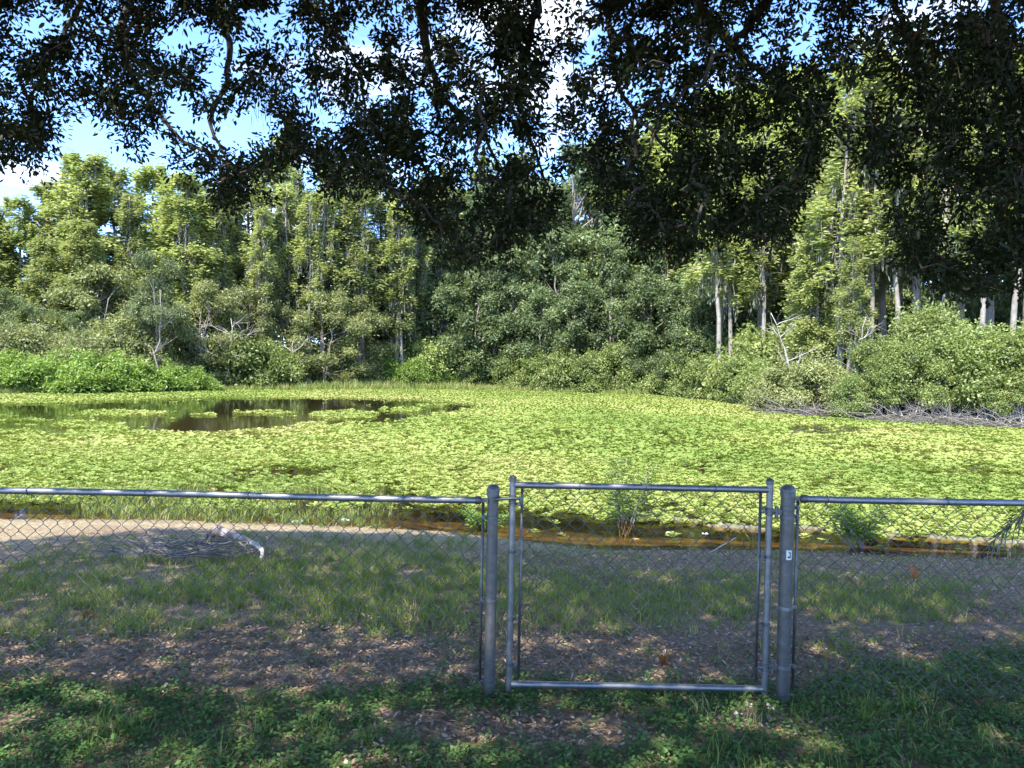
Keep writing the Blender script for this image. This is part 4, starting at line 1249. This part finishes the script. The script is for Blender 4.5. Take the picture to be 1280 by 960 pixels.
for k, (u, v, y, s, lab) in enumerate([
        (850, 494, 71, 1.0, 'dead grey twigs under the shrubs where the bank bends, far end'), (895, 499, 63, 1.0, 'dead grey twigs under the shrubs where the bank bends, middle'),
        (985, 519, 42.6, 1.0, 'bleached tangle of dead twigs beside the olive shrub'), (1025, 522, 40.8, .9, 'bleached twigs next to the yellow-green sapling bush'),
        (1120, 529, 37.6, .95, 'grey dead roots and twigs at the foot of the glossy bushes'), (1170, 532, 36.4, .95, 'grey dead roots and twigs at the foot of the glossy bushes'),
        (1215, 535, 35.5, .95, 'grey dead roots and twigs at the foot of the glossy bushes'), (1262, 538, 34.6, .95, 'grey dead roots and twigs at the foot of the glossy bushes')]):
    p = at_y(u, 480, y)
    o_ = link('dead_brush', pick_(brA, k)); o_.location = (p[0], y, max(hz(p[0], y), ZW)); o_.scale = (s,) * 3
    o_.rotation_euler = (0, 0, random.uniform(-.4, .4) - .25)
    tag(o_, lab, 'dead brush', 'dead roots along the right bank' if k > 3 else None)

def dead_tree(name, u, v0, v1, y, label, seed, r, lean=0., forks=5, mat='dead_wood', spread=.35):
    rg = np.random.default_rng(seed); b = at_y(u, v0, y); t = at_y(u, v1, y)
    z0 = hz(b[0], y)
    h = t[2] - z0
    g = Geo()
    path = bend_path((0, 0, -.2), (lean * h, rg.normal(0, .05) * h, h), rg, 9, .02)
    tube(g, path, np.linspace(r, r * .25, 9), 7)
    e = thing(name, (b[0], y, z0), label, 'dead tree')
    me = g.mesh('trunk', True); me.materials.append(M[mat]); link('trunk', me, None, e)
    for k in range(forks):
        i0 = int(rg.integers(3, 8)); g = Geo()
        d = np.array([rg.choice([-1, 1]) * rg.uniform(.5, 1), rg.normal(0, .5), rg.uniform(.2, 1.1)]); d /= np.linalg.norm(d)
        pts = bend_path(path[i0], path[i0] + d * h * spread * rg.uniform(.5, 1.1), rg, 6, .05)
        tube(g, pts, np.linspace(r * .45, r * .1, 6), 5, cap=False)
        for _ in range(4):
            j0 = int(rg.integers(1, 5)); d2 = d + rg.normal(0, .6, 3)
            tube(g, bend_path(pts[j0], pts[j0] + d2 * h * spread * .35, rg, 4, .06), np.linspace(r * .18, r * .06, 4), 3, cap=False)
        me = g.mesh('branch', True); me.materials.append(M[mat]); link('branch', me, None, e)
    return e
dead_tree('leaning_tree', 742, 480, 372, 78.5, 'leaning forked pale trunk bare among dark green trees at the pond head', 7, .15, -.30, 3, 'bark_pale', .35)
dead_tree('tree_stump', 479, 480, 348, 82, 'broken-off grey tree stump standing between scrub and cypresses', 8, .75, 0, 2, 'bark_grey', .2)
dead_tree('bare_tree', 196, 480, 362, 57.8, 'bare whitish forked sapling in front of the blue-green willow', 9, .10, .04, 7, 'bark_pale', .22)
dead_tree('bare_tree', 281, 470, 398, 65.5, 'bleached dead branches sticking up behind the round green bush', 10, .09, .10, 9, 'dead_wood', .5)
dead_tree('bare_tree', 362, 476, 425, 70, 'bleached drooping dead branches at the right shoulder of the round bush', 21, .08, .06, 10, 'dead_wood', .6)
dead_tree('bare_tree', 1000, 500, 392, 49.5, 'dead tree with a twiggy leaning bare branch over the olive shrub', 31, .08, -.35, 9, 'dead_wood', .32)
dead_tree('bare_tree', 1075, 500, 395, 46, 'thin bare stems hanging in a curtain beside the small lime cypress', 33, .05, .05, 10, 'dead_wood', .35)

# grass fringe on the far shore
g = Geo()
N = 3500
uu = rng.uniform(-60, 960, N); back = rng.uniform(-.4, 1, N)
w_ = np.interp(uu, [-60, 240, 300, 420, 560, 600, 740, 770, 830, 900, 950, 960], [.25, .25, .4, 1.7, 1.7, .8, .7, 1.2, 1.3, 1.4, 1.2, .4])
vv = np.interp(uu, [p_[0] for p_ in far_px[::-1]], [p_[1] for p_ in far_px[::-1]])
P = np.array([on_z(a, b, ZW) for a, b in zip(uu, vv)])
dirn = P[:, :2] / np.linalg.norm(P[:, :2], axis=1)[:, None]
P[:, :2] += dirn * (back * w_ * 2.6)[:, None]
P[:, 2] = np.maximum(height(P[:, 0], P[:, 1]), ZW) - .02
ft = [blade_tuft(7, .75, .28, Rng_l, .03, .45) for _ in range(4)]
pick = rng.integers(0, 4, N); yaw = rng.uniform(0, 6.28, N); sc = rng.uniform(.5, 1.1, N) * np.interp(w_, [.25, 1.5], [.6, 1.1]); tn = np.clip(rng.normal(.66, .12, N), 0, .93)
for t in range(4):
    k = pick == t
    scatter(g, ft[t][0], ft[t][1], P[k], yaw[k], sc[k], tn[k], None, ft[t][2])
o_ = link('shoreline_grass', g.mesh('shoreline_grass'), M['grass'])
tag(o_, 'light green grass fringe along the far shore', 'grass', kind='stuff')

# ------------------------------------------------------------------ the oak overhead
rg = np.random.default_rng(77)
OAK = thing('oak_tree', (1.6, -4.2, hz(1.6, -4.2)), 'large dark-leaved oak whose drooping boughs hang over the fence', 'tree')
ob = np.array([1.6, -4.2, hz(1.6, -4.2)])
def oak_part(name, g, mat, smooth=True, kind=None):
    g.v = [v - ob for v in g.v]
    o = part(name, g, mat, OAK, smooth) if name != 'leaves' else link(name, g.mesh(name), mat, OAK)
    if kind: o['kind'] = kind
    return o
g = Geo()
tube(g, [(1.6, -4.2, -.3), (1.6, -4.2, .25), (1.58, -4.18, .9), (1.62, -4.1, 2.0), (1.6, -4.0, 3.2), (1.5, -3.8, 3.9)], [.85, .62, .50, .46, .44, .40], 16)
oak_part('trunk', g, M['bark_oak'])
fork = np.array([1.5, -3.85, 3.7])
boughs_px = [
    [(1010, -70, 5.9), (958, 0, 6.2), (925, 48, 6.5), (882, 84, 6.8), (842, 122, 7.1), (815, 180, 7.3), (800, 262, 7.4)],
    [(855, -60, 5.9), (900, 38, 6.3), (945, 84, 6.5), (1000, 125, 6.8), (1050, 170, 7.0), (1086, 205, 7.2)],
    [(350, -70, 6.4), (388, 5, 6.8), (425, 50, 7.0), (445, 80, 7.1), (456, 140, 7.3), (452, 205, 7.4)],
    [(515, -70, 6.2), (528, 10, 6.4), (536, 80, 6.6), (562, 130, 6.8), (602, 166, 7.0), (622, 225, 7.2), (600, 285, 7.2)],
    [(262, -60, 6.9), (281, 30, 7.2), (285, 90, 7.4), (262, 150, 7.5), (285, 205, 7.6), (262, 240, 7.6)],
    [(120, -60, 7.2), (75, 50, 7.5), (42, 120, 7.6), (18, 185, 7.7)],
    [(1255, -60, 5.4), (1252, 40, 5.6), (1262, 110, 5.8), (1225, 215, 6.0), (1165, 320, 6.2)],
    [(1120, -60, 6.2), (1138, 60, 6.4), (1168, 170, 6.5), (1190, 250, 6.6)],
    [(690, -70, 6.3), (664, 40, 6.6), (650, 120, 6.9), (668, 190, 7.1), (690, 250, 7.2)],
    [(180, -60, 7.2), (150, 40, 7.4), (175, 110, 7.6), (230, 175, 7.8), (320, 208, 7.8), (390, 170, 7.6)],
    [(770, -60, 6.6), (765, 40, 6.9), (780, 120, 7.2), (850, 200, 7.4), (930, 262, 7.4)],
]
nodes = []          # skeleton nodes
par = []
for bp_ in boughs_px:
    P3 = np.array([at_y(*p_) for p_ in bp_])
    # back along a rising arc to the fork
    s0 = P3[0]
    mid = (fork * .45 + s0 * .55) + np.array([0, 0, 1.5])
    q1 = fork * .8 + s0 * .2 + np.array([0, 0, 1.05])
    q3 = fork * .2 + s0 * .8 + np.array([0, 0, .8])
    full = np.concatenate([[fork, q1, mid, q3], P3])
    # densify with catmull-rom
    dense = []
    for a in range(len(full) - 1):
        p0 = full[max(a - 1, 0)]; p1 = full[a]; p2 = full[a + 1]; p3 = full[min(a + 2, len(full) - 1)]
        for t in np.linspace(0, 1, 6, endpoint=False):
            dense.append(.5 * ((2 * p1) + (-p0 + p2) * t + (2 * p0 - 5 * p1 + 4 * p2 - p3) * t * t + (-p0 + 3 * p1 - 3 * p2 + p3) * t ** 3))
    dense.append(full[-1]); dense = np.array(dense)
    dense += rg.normal(0, .012, dense.shape)
    n = len(dense)
    rr = np.interp(np.linspace(0, 1, n), [0, .4, .62, 1], [.15, .06, .028, .006])
    g = Geo(); tube(g, dense, rr, 8)
    oak_part('bough', g, M['bark_oak'])
    for d_ in dense[int(n * .38):]:
        nodes.append(d_)
# upper limbs of the crown, out of the picture but casting the shade
for k in range(14):
    a = k / 14 * 6.28 + rg.uniform(-.2, .2); L = rg.uniform(6, 9.5)
    e = fork + np.array([math.cos(a) * L, math.sin(a) * L, rg.uniform(2.4, 5.2)])
    e[2] = max(e[2], 3.2 + .56 * max(e[1], 0))
    pth = bend_path(fork, e, rg, 9, .03); pth[:, 2] += np.sin(np.linspace(0, 3.14, 9)) * .9
    g = Geo(); tube(g, pth, np.linspace(.20, .03, 9), 7)
    oak_part('limb', g, M['bark_oak'])

# leaf clusters hanging in the boughs
low = ([-160, 0, 38, 62, 110, 150, 190, 232, 268, 300, 340, 358, 400, 440, 478, 520, 545, 580, 620, 660, 695, 706, 716, 735, 765, 800, 850, 900, 945, 985, 1002, 1030, 1050, 1075, 1092, 1112, 1135, 1180, 1215, 1250, 1300, 1450],
       [215, 205, 198, 168, 148, 182, 200, 228, 258, 250, 240, 205, 222, 214, 236, 252, 292, 318, 318, 290, 262, 200, 150, 190, 272, 304, 312, 308, 298, 290, 246, 170, 120, 190, 216, 240, 318, 350, 362, 348, 340, 340])
gaps = [(100, 178, 42, 26, 1), (30, 225, 30, 15, 1), (238, 140, 30, 34, .9), (300, 162, 40, 16, .8), (345, 165, 26, 20, .85), (210, 40, 26, 24, .75), (330, 30, 26, 22, .7), (700, 110, 16, 62, .92),
        (722, 170, 20, 26, .8), (1010, 22, 20, 34, .92), (992, 68, 18, 20, .8), (1062, 118, 30, 50, .95), (1062, 60, 22, 22, .6), (455, 40, 14, 20, .5), (590, 40, 18, 18, .5), (60, 30, 16, 26, .7),
        (840, 180, 22, 18, .65), (965, 170, 14, 22, .5), (1130, 140, 20, 24, .5), (1262, 200, 18, 24, .5), (1215, 130, 16, 16, .45), (1150, 225, 18, 14, .4), (155, 20, 22, 18, .6), (18, 25, 18, 16, .6),
        (480, 110, 16, 18, .45), (395, 130, 18, 22, .5), (1045, 245, 34, 30, 1), (1085, 150, 15, 30, .6), (1190, 170, 20, 14, .5), (760, 70, 16, 18, .45), (1240, 290, 20, 14, .45)]
NC = 8700
cu = rg.uniform(-160, 1440, NC); cv = rg.uniform(-230, 365, NC)
lim = np.interp(cu, *low) + 8 + rg.normal(0, 8, NC) + 46 * (fbm(cu * .035, cu * 0 + 3.3, 207, 2) - .5)
dens = np.where(cv < lim, 1.0, 0.0)
dens *= np.interp(cu, [-160, 130, 380, 480, 700, 760, 1440], [.46, .47, .55, .62, .62, .62, .66])      # thinner towards the left
for (a, b, ru, rv, s) in gaps:
    dens *= 1 - s * np.clip(1.35 - (((cu - a) / ru) ** 2 + ((cv - b) / rv) ** 2), 0, 1)
dens *= .42 + .9 * sstep(.32, .56, fbm(cu * .022, cv * .022, 202, 3))
dens *= 1 + 1.1 * sstep(95, 20, lim - cv) * (cv < lim)                 # leafy ends of the hanging boughs
keep = rg.random(NC) < dens * .86
cu, cv = cu[keep], cv[keep]
cy = rg.uniform(5.4, 7.7, len(cu)) + np.interp(cu, [0, 640, 1280], [.5, 0, -.4])
cy = np.minimum(cy, rg.uniform(.93, 1, len(cu)) * 8.7 / (1 + .697 * (460 - cv) / FPX))
CL = np.array([at_y(a, b, c) for a, b, c in zip(cu, cv, cy)])
print('clusters', len(CL))
# attach every cluster to the nearest part of the growing skeleton
nod = np.array(nodes); ns = len(nod)
allp = np.concatenate([nod, CL]); parent = np.full(len(allp), -1)
d0 = np.linalg.norm(CL[:, None, :] - nod[None], axis=2) if len(CL) * ns < 4e6 else None
bestd = d0.min(1); besti = d0.argmin(1)
todo = np.ones(len(CL), bool); order = []
for _ in range(len(CL)):
    w = np.where(todo, bestd, 1e9); k = int(w.argmin())
    parent[ns + k] = besti[k]; todo[k] = False; order.append(ns + k)
    dn = np.linalg.norm(CL - CL[k], axis=1) * 1.06 + .03
    up = dn < bestd
    bestd = np.where(up, dn, bestd); besti = np.where(up, ns + k, besti)
cnt = np.ones(len(allp))
for k in order[::-1]:
    cnt[parent[k]] += cnt[k]
g = Geo()
for k in order:
    a = allp[parent[k]]; b = allp[k]
    r1 = .0026 * min(cnt[k], 40) ** .45; r0 = .0026 * min(cnt[k] + 1, 40) ** .45
    md = (a + b) / 2 + rg.normal(0, .05, 3) * np.linalg.norm(b - a) + [0, 0, .04]
    tube(g, [a, md, b], [r0, (r0 + r1) / 2, r1], 4, cap=False)
oak_part('twigs', g, M['bark_oak'], kind='stuff')
def oak_leaves(sel, nl, lmin, lmax, full):
    g = Geo()
    Cc = CL[sel]; N = len(Cc) * nl
    cen = np.repeat(Cc, nl, 0)
    pd = np.repeat(Cc - allp[parent[ns:]][sel], nl, 0); pd /= np.linalg.norm(pd, axis=1)[:, None] + 1e-9
    off = rg.normal(0, 1, (N, 3)); off /= np.linalg.norm(off, axis=1)[:, None]
    off = off * (rg.random(N) ** .5 * np.repeat(rg.uniform(.08, .19, len(Cc)), nl))[:, None]
    pos = cen + off - pd * .05
    al = off * 4 + pd * .6 + rg.normal(0, .5, (N, 3)) + [0, 0, -.15]
    nr = rg.normal(0, .8, (N, 3)) + [0, 0, .7]
    tn = np.clip(np.repeat(rg.normal(.48, .14, len(Cc)), nl) + rg.normal(0, .13, N), 0, .93); tn = np.where(rg.random(N) < .01, 1, tn)
    L = rg.uniform(lmin, lmax, N); W = L * rg.uniform(.36, .48, N)
    if full: leaves6(g, pos, al, nr, L, W, rg, tn)
    else: leaves(g, pos, nr, L, W * 1.2, rg, tn, .05, al)
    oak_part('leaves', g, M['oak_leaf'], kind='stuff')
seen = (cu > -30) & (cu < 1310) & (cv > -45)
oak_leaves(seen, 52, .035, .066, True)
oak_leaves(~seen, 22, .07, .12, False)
# unseen upper crown, outline cut to set where its shade ends
g = Geo()
N = 93000
a = rg.uniform(0, 6.28, N); r = np.sqrt(rg.random(N)) * 11.0
x = 0.2 + np.cos(a) * r; y = -1.2 + np.sin(a) * r * .95
dome = np.sqrt(np.clip(1 - (r / 11.2) ** 2, 0, 1))
lo = np.maximum(4.6, 2.9 + .56 * np.maximum(y, 0)); hi = np.maximum(lo + .8, 5.0 + 5.2 * dome)
z = lo + (hi - lo) * rg.random(N)
nn = fbm(x * .55, y * .55, 303, 3) * .5 + fbm(x * .6 + 9, z * .8, 313, 2) * .5
xg = x + .352 * z; yg = y + .697 * z + .5 * (nn - .5)
k = (nn > .22) & (yg < np.interp(xg, [-9, -6.5, -4.6, 12], [7.6, 8.4, 9.9, 9.9])) & (y < 7.2) & (y > -4.0 + .5 * np.sin(x)) & (x < 4.9 + .7 * np.sin(y * 1.3)) & (x > -8.4 + .6 * np.sin(y))
P = np.stack([x, y, z], -1)[k]; N = len(P)
leaves(g, P, rg.normal(0, .8, (N, 3)) + [0, 0, .7], rg.uniform(.17, .29, N), rg.uniform(.08, .135, N), rg, np.clip(rg.normal(.5, .15, N), 0, .93), .05)
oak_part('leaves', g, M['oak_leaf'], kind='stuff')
# moss strands in the boughs
def moss_strand(g, p, L, rgm, n=26, w=.10):
    t = rgm.random(n)
    pp = p + np.stack([rgm.normal(0, w * .35, n) , rgm.normal(0, w * .35, n), -t * L], -1)
    leaves(g, pp, np.stack([rgm.normal(0, 1, n), rgm.normal(0, 1, n), rgm.normal(0, .2, n)], -1), rgm.uniform(.08, .26, n), rgm.uniform(.004, .009, n), rgm, rgm.random(n), 0, np.tile([0, 0, -1.0], (n, 1)) + rgm.normal(0, .22, (n, 3)))
for (u, v, yy, L, cnt_) in ((1238, 20, 5.8, .9, 9), (1215, 55, 6.0, .5, 5), (1150, 40, 6.2, .55, 5), (1262, 70, 5.8, .6, 5), (332, 70, 7.2, .5, 4), (480, 110, 7.1, .4, 3), (640, 110, 6.9, .4, 3), (848, 190, 7.2, .4, 3)):
    g = Geo()
    for _ in range(cnt_):
        moss_strand(g, at_y(u + rg.normal(0, 14), v + rg.normal(0, 12), yy), L * rg.uniform(.5, 1.1), rg, 40)
    e = link('spanish_moss', g.mesh('spanish_moss'), M['moss'], OAK); e.location = -ob; e['kind'] = 'stuff'

# ------------------------------------------------------------------ things lying on the bank
# driftwood log tapering to a curled pale tip
def gp(u, v):
    d = ray(u, v); t = 4.0
    for _ in range(400):
        p = CAMP + d * t
        if p[2] <= hz(p[0], p[1]): break
        t += .03
    return p
p0 = gp(268, 690); yb = p0[1]
path_px = [(262, 668), (272, 664), (288, 668), (302, 673), (314, 678), (323, 683), (328, 690), (326, 699)]
rad_px = [4.0, 6.6, 5.0, 3.8, 3.2, 2.7, 2.2, 1.5]
pts = np.array([at_y(u, v, yb - .12 * k) for k, (u, v) in enumerate(path_px)])
zc = np.array([hz(p_[0], p_[1]) for p_ in pts])
sc_ = yb / FPX
dense = []; rr = []
for a in range(len(pts) - 1):
    for t in np.linspace(0, 1, 5, endpoint=False):
        q0 = pts[max(a - 1, 0)]; q1 = pts[a]; q2 = pts[a + 1]; q3 = pts[min(a + 2, len(pts) - 1)]
        dense.append(.5 * ((2 * q1) + (-q0 + q2) * t + (2 * q0 - 5 * q1 + 4 * q2 - q3) * t * t + (-q0 + 3 * q1 - 3 * q2 + q3) * t ** 3))
        rr.append((rad_px[a] * (1 - t) + rad_px[a + 1] * t) * sc_ * rg.uniform(.97, 1.03))
drift = thing('driftwood_log', (pts[0][0], pts[0][1], hz(pts[0][0], pts[0][1])), 'weathered driftwood log with bulky splintered end and curled white tip', 'driftwood')
dl = np.array(drift.location)
M['drift'] = solid_mat('driftwood', [(0.3, (0.11, 0.08, 0.06)), (0.5, (0.27, 0.205, 0.16)), (0.7, (0.52, 0.45, 0.39))], 7, 0.9, bump=.8, bscale=25)
M['drift_tip'] = solid_mat('driftwood_bleached', [(0.3, (0.25, 0.215, 0.18)), (0.7, (0.50, 0.46, 0.41))], 12, 0.9, bump=.5, bscale=25)
DD = np.array(dense) - dl
g = Geo(); tube(g, DD[:21], rr[:21], 10); g.v[0] += rg.normal(0, .004, g.v[0].shape); part('log', g, M['drift'], drift)
g = Geo(); tube(g, DD[19:], rr[19:], 9); g.v[0] += rg.normal(0, .003, g.v[0].shape); tag(part('tip', g, M['drift_tip'], drift), 'bleached white curled tip')
g = Geo()
for k in range(4):
    b_ = np.array(dense[int(rg.integers(0, 5))]) - dl + rg.normal(0, .03, 3)
    tube(g, [b_, b_ + [rg.uniform(-.10, .02), rg.normal(0, .04), -rg.uniform(.06, .2)]], [.022, .008], 5)
part('splinter', g, M['drift'], drift)

# heap of dead grey fronds / vines
c0 = gp(250, 696)
g = Geo()
for k in range(110):
    a = rg.uniform(0, 6.28); r1 = rg.uniform(.38, .70)
    n = 7; aa = a + np.linspace(0, rg.uniform(.5, 1.3), n)
    xx = np.cos(aa) * r1 * rg.uniform(.85, 1.1); yy = np.sin(aa) * r1 * .62
    zz = .02 + np.abs(rg.normal(0, .05)) + .05 * np.sin(np.linspace(0, 3.1, n)) + rg.normal(0, .008, n)
    X0 = c0[0] + xx; Y0 = c0[1] + yy
    P_ = np.stack([X0, Y0, height(X0, Y0) + zz], -1)
    tube(g, P_, np.linspace(.007, .0025, n), 4, rg.uniform(.2, 1), False)
for k in range(70):
    a = rg.uniform(2.4, 4.0); L = rg.uniform(.15, .5)
    b_ = np.array([c0[0] - .45 + rg.normal(0, .2), c0[1] + rg.normal(0, .2), 0]); b_[2] = hz(b_[0], b_[1]) + rg.uniform(.0, .08)
    e_ = b_ + np.array([math.cos(a) * L, math.sin(a) * L * .6, rg.uniform(-.02, .14)])
    tube(g, bend_path(b_, e_, rg, 4, .05), [.006, .005, .004, .002], 4, rg.uniform(.2, 1), False)
o_ = link('dead_frond_heap', g.mesh('dead_frond_heap'), M['twig'])
tag(o_, 'low ring-shaped heap of dead grey fronds in the grass by the driftwood', 'dead fronds')

# waterside saplings behind the gate and the right run
def sapling(u, vb, vt, label, seed, nst, spread, ht_u=None):
    b = gp(u, vb); h = at_y(u, vt, b[1])[2] - b[2]
    rs = np.random.default_rng(seed)
    e = thing('sapling', tuple(b), label, 'sapling')
    gl_ = Geo()
    for k in range(nst):
        top = np.array([rs.normal(0, spread) * h, rs.normal(0, spread * .7) * h, h * rs.uniform(.55, 1.02)])
        pth = bend_path((rs.normal(0, .06), rs.normal(0, .04), -.05), top, rs, 8, .02)
        g = Geo(); tube(g, pth, np.linspace(.009, .003, 8), 5)
        me = g.mesh('stem', True); me.materials.append(M['bark_grey']); link('stem', me, None, e)
        n = 85
        t = rs.uniform(.38, 1, n); base = np.stack([np.interp(t, np.linspace(0, 1, 8), pth[:, a]) for a in range(3)], -1)
        al = np.stack([rs.normal(0, 1, n), rs.normal(0, 1, n), rs.uniform(-.2, .8, n)], -1)
        base = base + al * rs.uniform(0, .07, (n, 1))
        leaves6(gl_, base, al, rs.normal(0, .5, (n, 3)) + [0, 0, 1], rs.uniform(.06, .12, n), rs.uniform(.014, .026, n), rs, np.clip(rs.normal(.45, .16, n), 0, 1))
    me = gl_.mesh('foliage'); me.materials.append(M['herb']); link('foliage', me, None, e)
sapling(778, 673, 574, 'thin many-stemmed green sapling at the water behind the gate', 51, 11, .20)
sapling(1072, 690, 622, 'leafy green waterside weed behind the stickered post run', 52, 14, .30)
sapling(600, 664, 636, 'small green tuft of seedlings at the water behind the latch post', 53, 7, .5)

# grey dried crust along the edge of the mat
def crust(pts, w, label, seed):
    rs = np.random.default_rng(seed)
    g = Geo(); n = 60
    P_ = np.array([on_z(u, v, ZW) for u, v in pts])
    t = np.linspace(0, 1, n); tt = np.linspace(0, 1, len(P_))
    c = np.stack([np.interp(t, tt, P_[:, a]) for a in range(3)], -1)
    prof = [(-.5, -.05), (-.46, .012), (-.2, .03), (.15, .03), (.5, .0), (.55, -.05)]
    V = []
    for k in range(n):
        ww = w * (.6 + .8 * fbm(np.array([k * .23]), np.array([seed * 1.7]), 5)[0]) * math.sin(math.pi * min(1, max(.02, k / (n - 1)))) ** .4
        for (a_, z_) in prof:
            V.append((c[k, 0] + rs.normal(0, .012), c[k, 1] + a_ * ww + rs.normal(0, .02), ZW + z_ + rs.normal(0, .014)))
    m_ = len(prof)
    F = [(k * m_ + a, k * m_ + a + 1, (k + 1) * m_ + a + 1, (k + 1) * m_ + a) for k in range(n - 1) for a in range(m_ - 1)]
    g.add(np.array(V), np.array(F))
    return g
M['crust'] = solid_mat('dried_mat_crust', [(0.35, (0.05, 0.045, 0.03)), (0.47, (0.17, 0.15, 0.11)), (0.56, (0.13, 0.15, 0.05)), (0.72, (0.32, 0.29, 0.24))], 14, 0.95, bump=1.0, bscale=30)
for pts, w, lab, sd_ in (([(820, 652), (850, 648), (890, 656), (925, 659), (960, 662)], .30, 'grey dried crust of dead plants rimming the mat behind the gate', 1),
                         ([(1000, 660), (1060, 663), (1110, 667), (1160, 670), (1210, 673), (1290, 679), (1340, 682)], .34, 'long grey dried crust of dead plants rimming the mat by the right run', 2)):
    o_ = link('dead_plant_crust', crust(pts, w, lab, sd_).mesh('dead_plant_crust', True), M['crust'])
    tag(o_, lab, 'dead plants')

# small pale crumpled pieces in the shallows
M['scrap'] = solid_mat('pale_scrap', [(0.3, (0.55, 0.53, 0.50)), (0.7, (0.80, 0.78, 0.75))], 30, 0.6)
for k, (u, v, s, lab) in enumerate([(795, 674, .05, 'crumpled white scrap at the foot of the sapling'), (836, 666, .045, 'small pinkish white scrap in the orange shallows'), (881, 667, .04, 'pale scrap standing in shallow water under the dried crust'),
                                    (372, 653, .08, 'flat white scrap half sunk in the shallows'), (432, 650, .06, 'white scrap in the marsh grass by the orange shallows')]):
    p_ = gp(u, v) if k == 0 else on_z(u, v, ZW)
    g = Geo(); n = 7
    xs, ys = np.meshgrid(np.linspace(-1, 1, n), np.linspace(-1, 1, n))
    zz = .55 * np.abs(rg.normal(0, .6, xs.shape)) + .5 * (1 - xs ** 2) * (1 - .6 * ys ** 2)
    V = np.stack([xs * s * (1 + .3 * rg.normal(0, .4, xs.shape)), ys * s * .6, zz * s * .55 - .008], -1).reshape(-1, 3)
    F = [(a * n + b, a * n + b + 1, (a + 1) * n + b + 1, (a + 1) * n + b) for a in range(n - 1) for b in range(n - 1)]
    g.add(V, F)
    o_ = link('pale_piece', g.mesh('pale_piece', True), M['scrap']); o_.location = p_
    tag(o_, lab, 'litter')
# a bleached stick leaning in the shallows
b_ = gp(884, 690); e_ = at_y(920, 672, b_[1] + .1)
g = Geo(); tube(g, bend_path((0, 0, -.03), e_ - b_, rg, 5, .02), [.010, .009, .008, .006, .004], 6)
o_ = link('stick', g.mesh('stick', True), M['dead_wood']); o_.location = b_
tag(o_, 'thin bleached stick slanting out of the orange shallows', 'stick')

# single rust-coloured leaves
def big_leaf(u, v, s, label, up, seed):
    rs = np.random.default_rng(seed); p_ = gp(u, v); g = Geo()
    n = 4
    al = np.stack([rs.normal(0, .8, n), rs.normal(0, .4, n), rs.uniform(.2, 1, n) * up], -1)
    leaves6(g, rs.normal(0, .012, (n, 3)) * [1, 1, .2] + [0, 0, .01], al, rs.normal(0, .6, (n, 3)) + [0, -.4, .4], np.full(n, s) * rs.uniform(.7, 1.1, n), np.full(n, s * .36), rs, rs.random(n))
    o_ = link('fallen_leaf', g.mesh('fallen_leaf'), M['rust_leaf']); o_.location = p_
    tag(o_, label, 'leaf')
big_leaf(108, 776, .11, 'rust-brown curled leaf standing in the grass edge below the driftwood', 1.3, 1)
big_leaf(1147, 726, .17, 'drooping dark rust-brown dead leaf on the litter by the right run', 1.5, 2)
big_leaf(1066, 733, .14, 'orange-brown leaf lying in grass near the stickered post', .7, 3)
big_leaf(828, 834, .10, 'orange-brown upright leaf behind the gate bottom rail', 1.5, 4)
big_leaf(988, 820, .07, 'small orange leaf at the foot of the stickered post', 1.2, 5)

# pale bare stones by the right post
for k, (u, v, s) in enumerate([(935, 882, .045), (968, 888, .055), (920, 893, .035)]):
    p_ = gp(u, v); g = Geo()
    lathe(g, [(.1 * s, -.25 * s), (1.0 * s, -.1 * s), (.9 * s, .18 * s), (.5 * s, .30 * s), (.05 * s, .33 * s)], 0, 0, 9)
    g.v[0] += rg.normal(0, .09 * s, g.v[0].shape)
    o_ = link('stone', g.mesh('stone', True), M['scrap']); o_.location = p_
    tag(o_, 'pale flat stone in the weeds at the foot of the hinge post', 'stone', 'pale stones by the hinge post')

# palm at the right, only its frond tips reach the picture
pb = np.array([4.55, 5.35]); pz = hz(*pb)
palm = thing('palm', (pb[0], pb[1], pz), 'palm with dark drooping fronds beside the end of the right fence run', 'palm')
g = Geo(); tube(g, [(0, 0, -.2), (.02, 0, .5), (0, .02, 1.15)], [.11, .09, .07], 10); part('trunk', g, M['bark_oak'], palm)
for k, (az, L, rise) in enumerate([(3.14, 1.08, .38), (3.5, 1.02, .10), (2.75, 1.05, .15), (1.6, 1.1, .5), (0.4, 1.1, .5), (5.2, 1.1, .45), (4.3, .9, .5)]):
    g = Geo(); n = 10; t = np.linspace(0, 1, n)
    d = np.array([math.cos(az), math.sin(az) * .9, 0])
    pth = np.array([0, 0, 1.15]) + d * (L * t)[:, None] + np.array([0, 0, 1.0]) * (rise * t * 1.6 - (.62 + rise * .8) * t ** 2.2)[:, None]
    tube(g, pth, np.linspace(.010, .003, n), 5)
    m_ = 60
    ts = np.linspace(.18, 1, m_); base = np.stack([np.interp(ts, t, pth[:, a]) for a in range(3)], -1)
    lat = np.array([-d[1], d[0], 0]); sgn = np.where(np.arange(m_) % 2, 1, -1)[:, None]
    al = d * .75 + lat * sgn * .55 + np.array([0, 0, -.85])
    al = al + rg.normal(0, .08, (m_, 3))
    Lf = .34 * (1 - .45 * ts)
    # leaflets curve down: two pieces each
    leaves(g, base, np.tile([0, 0, 1.0], (m_, 1)) + rg.normal(0, .2, (m_, 3)), Lf * .7, .011, rg, .5, .02, al)
    al2 = al / np.linalg.norm(al, axis=1)[:, None]
    leaves(g, base + al2 * (Lf * .55)[:, None], np.tile([0, 0, 1.0], (m_, 1)) + rg.normal(0, .3, (m_, 3)), Lf * .7, .009, rg, .4, .0, al2 * .4 + np.array([0, 0, -.9]))
    part('frond', g, M['frond'], palm, False)
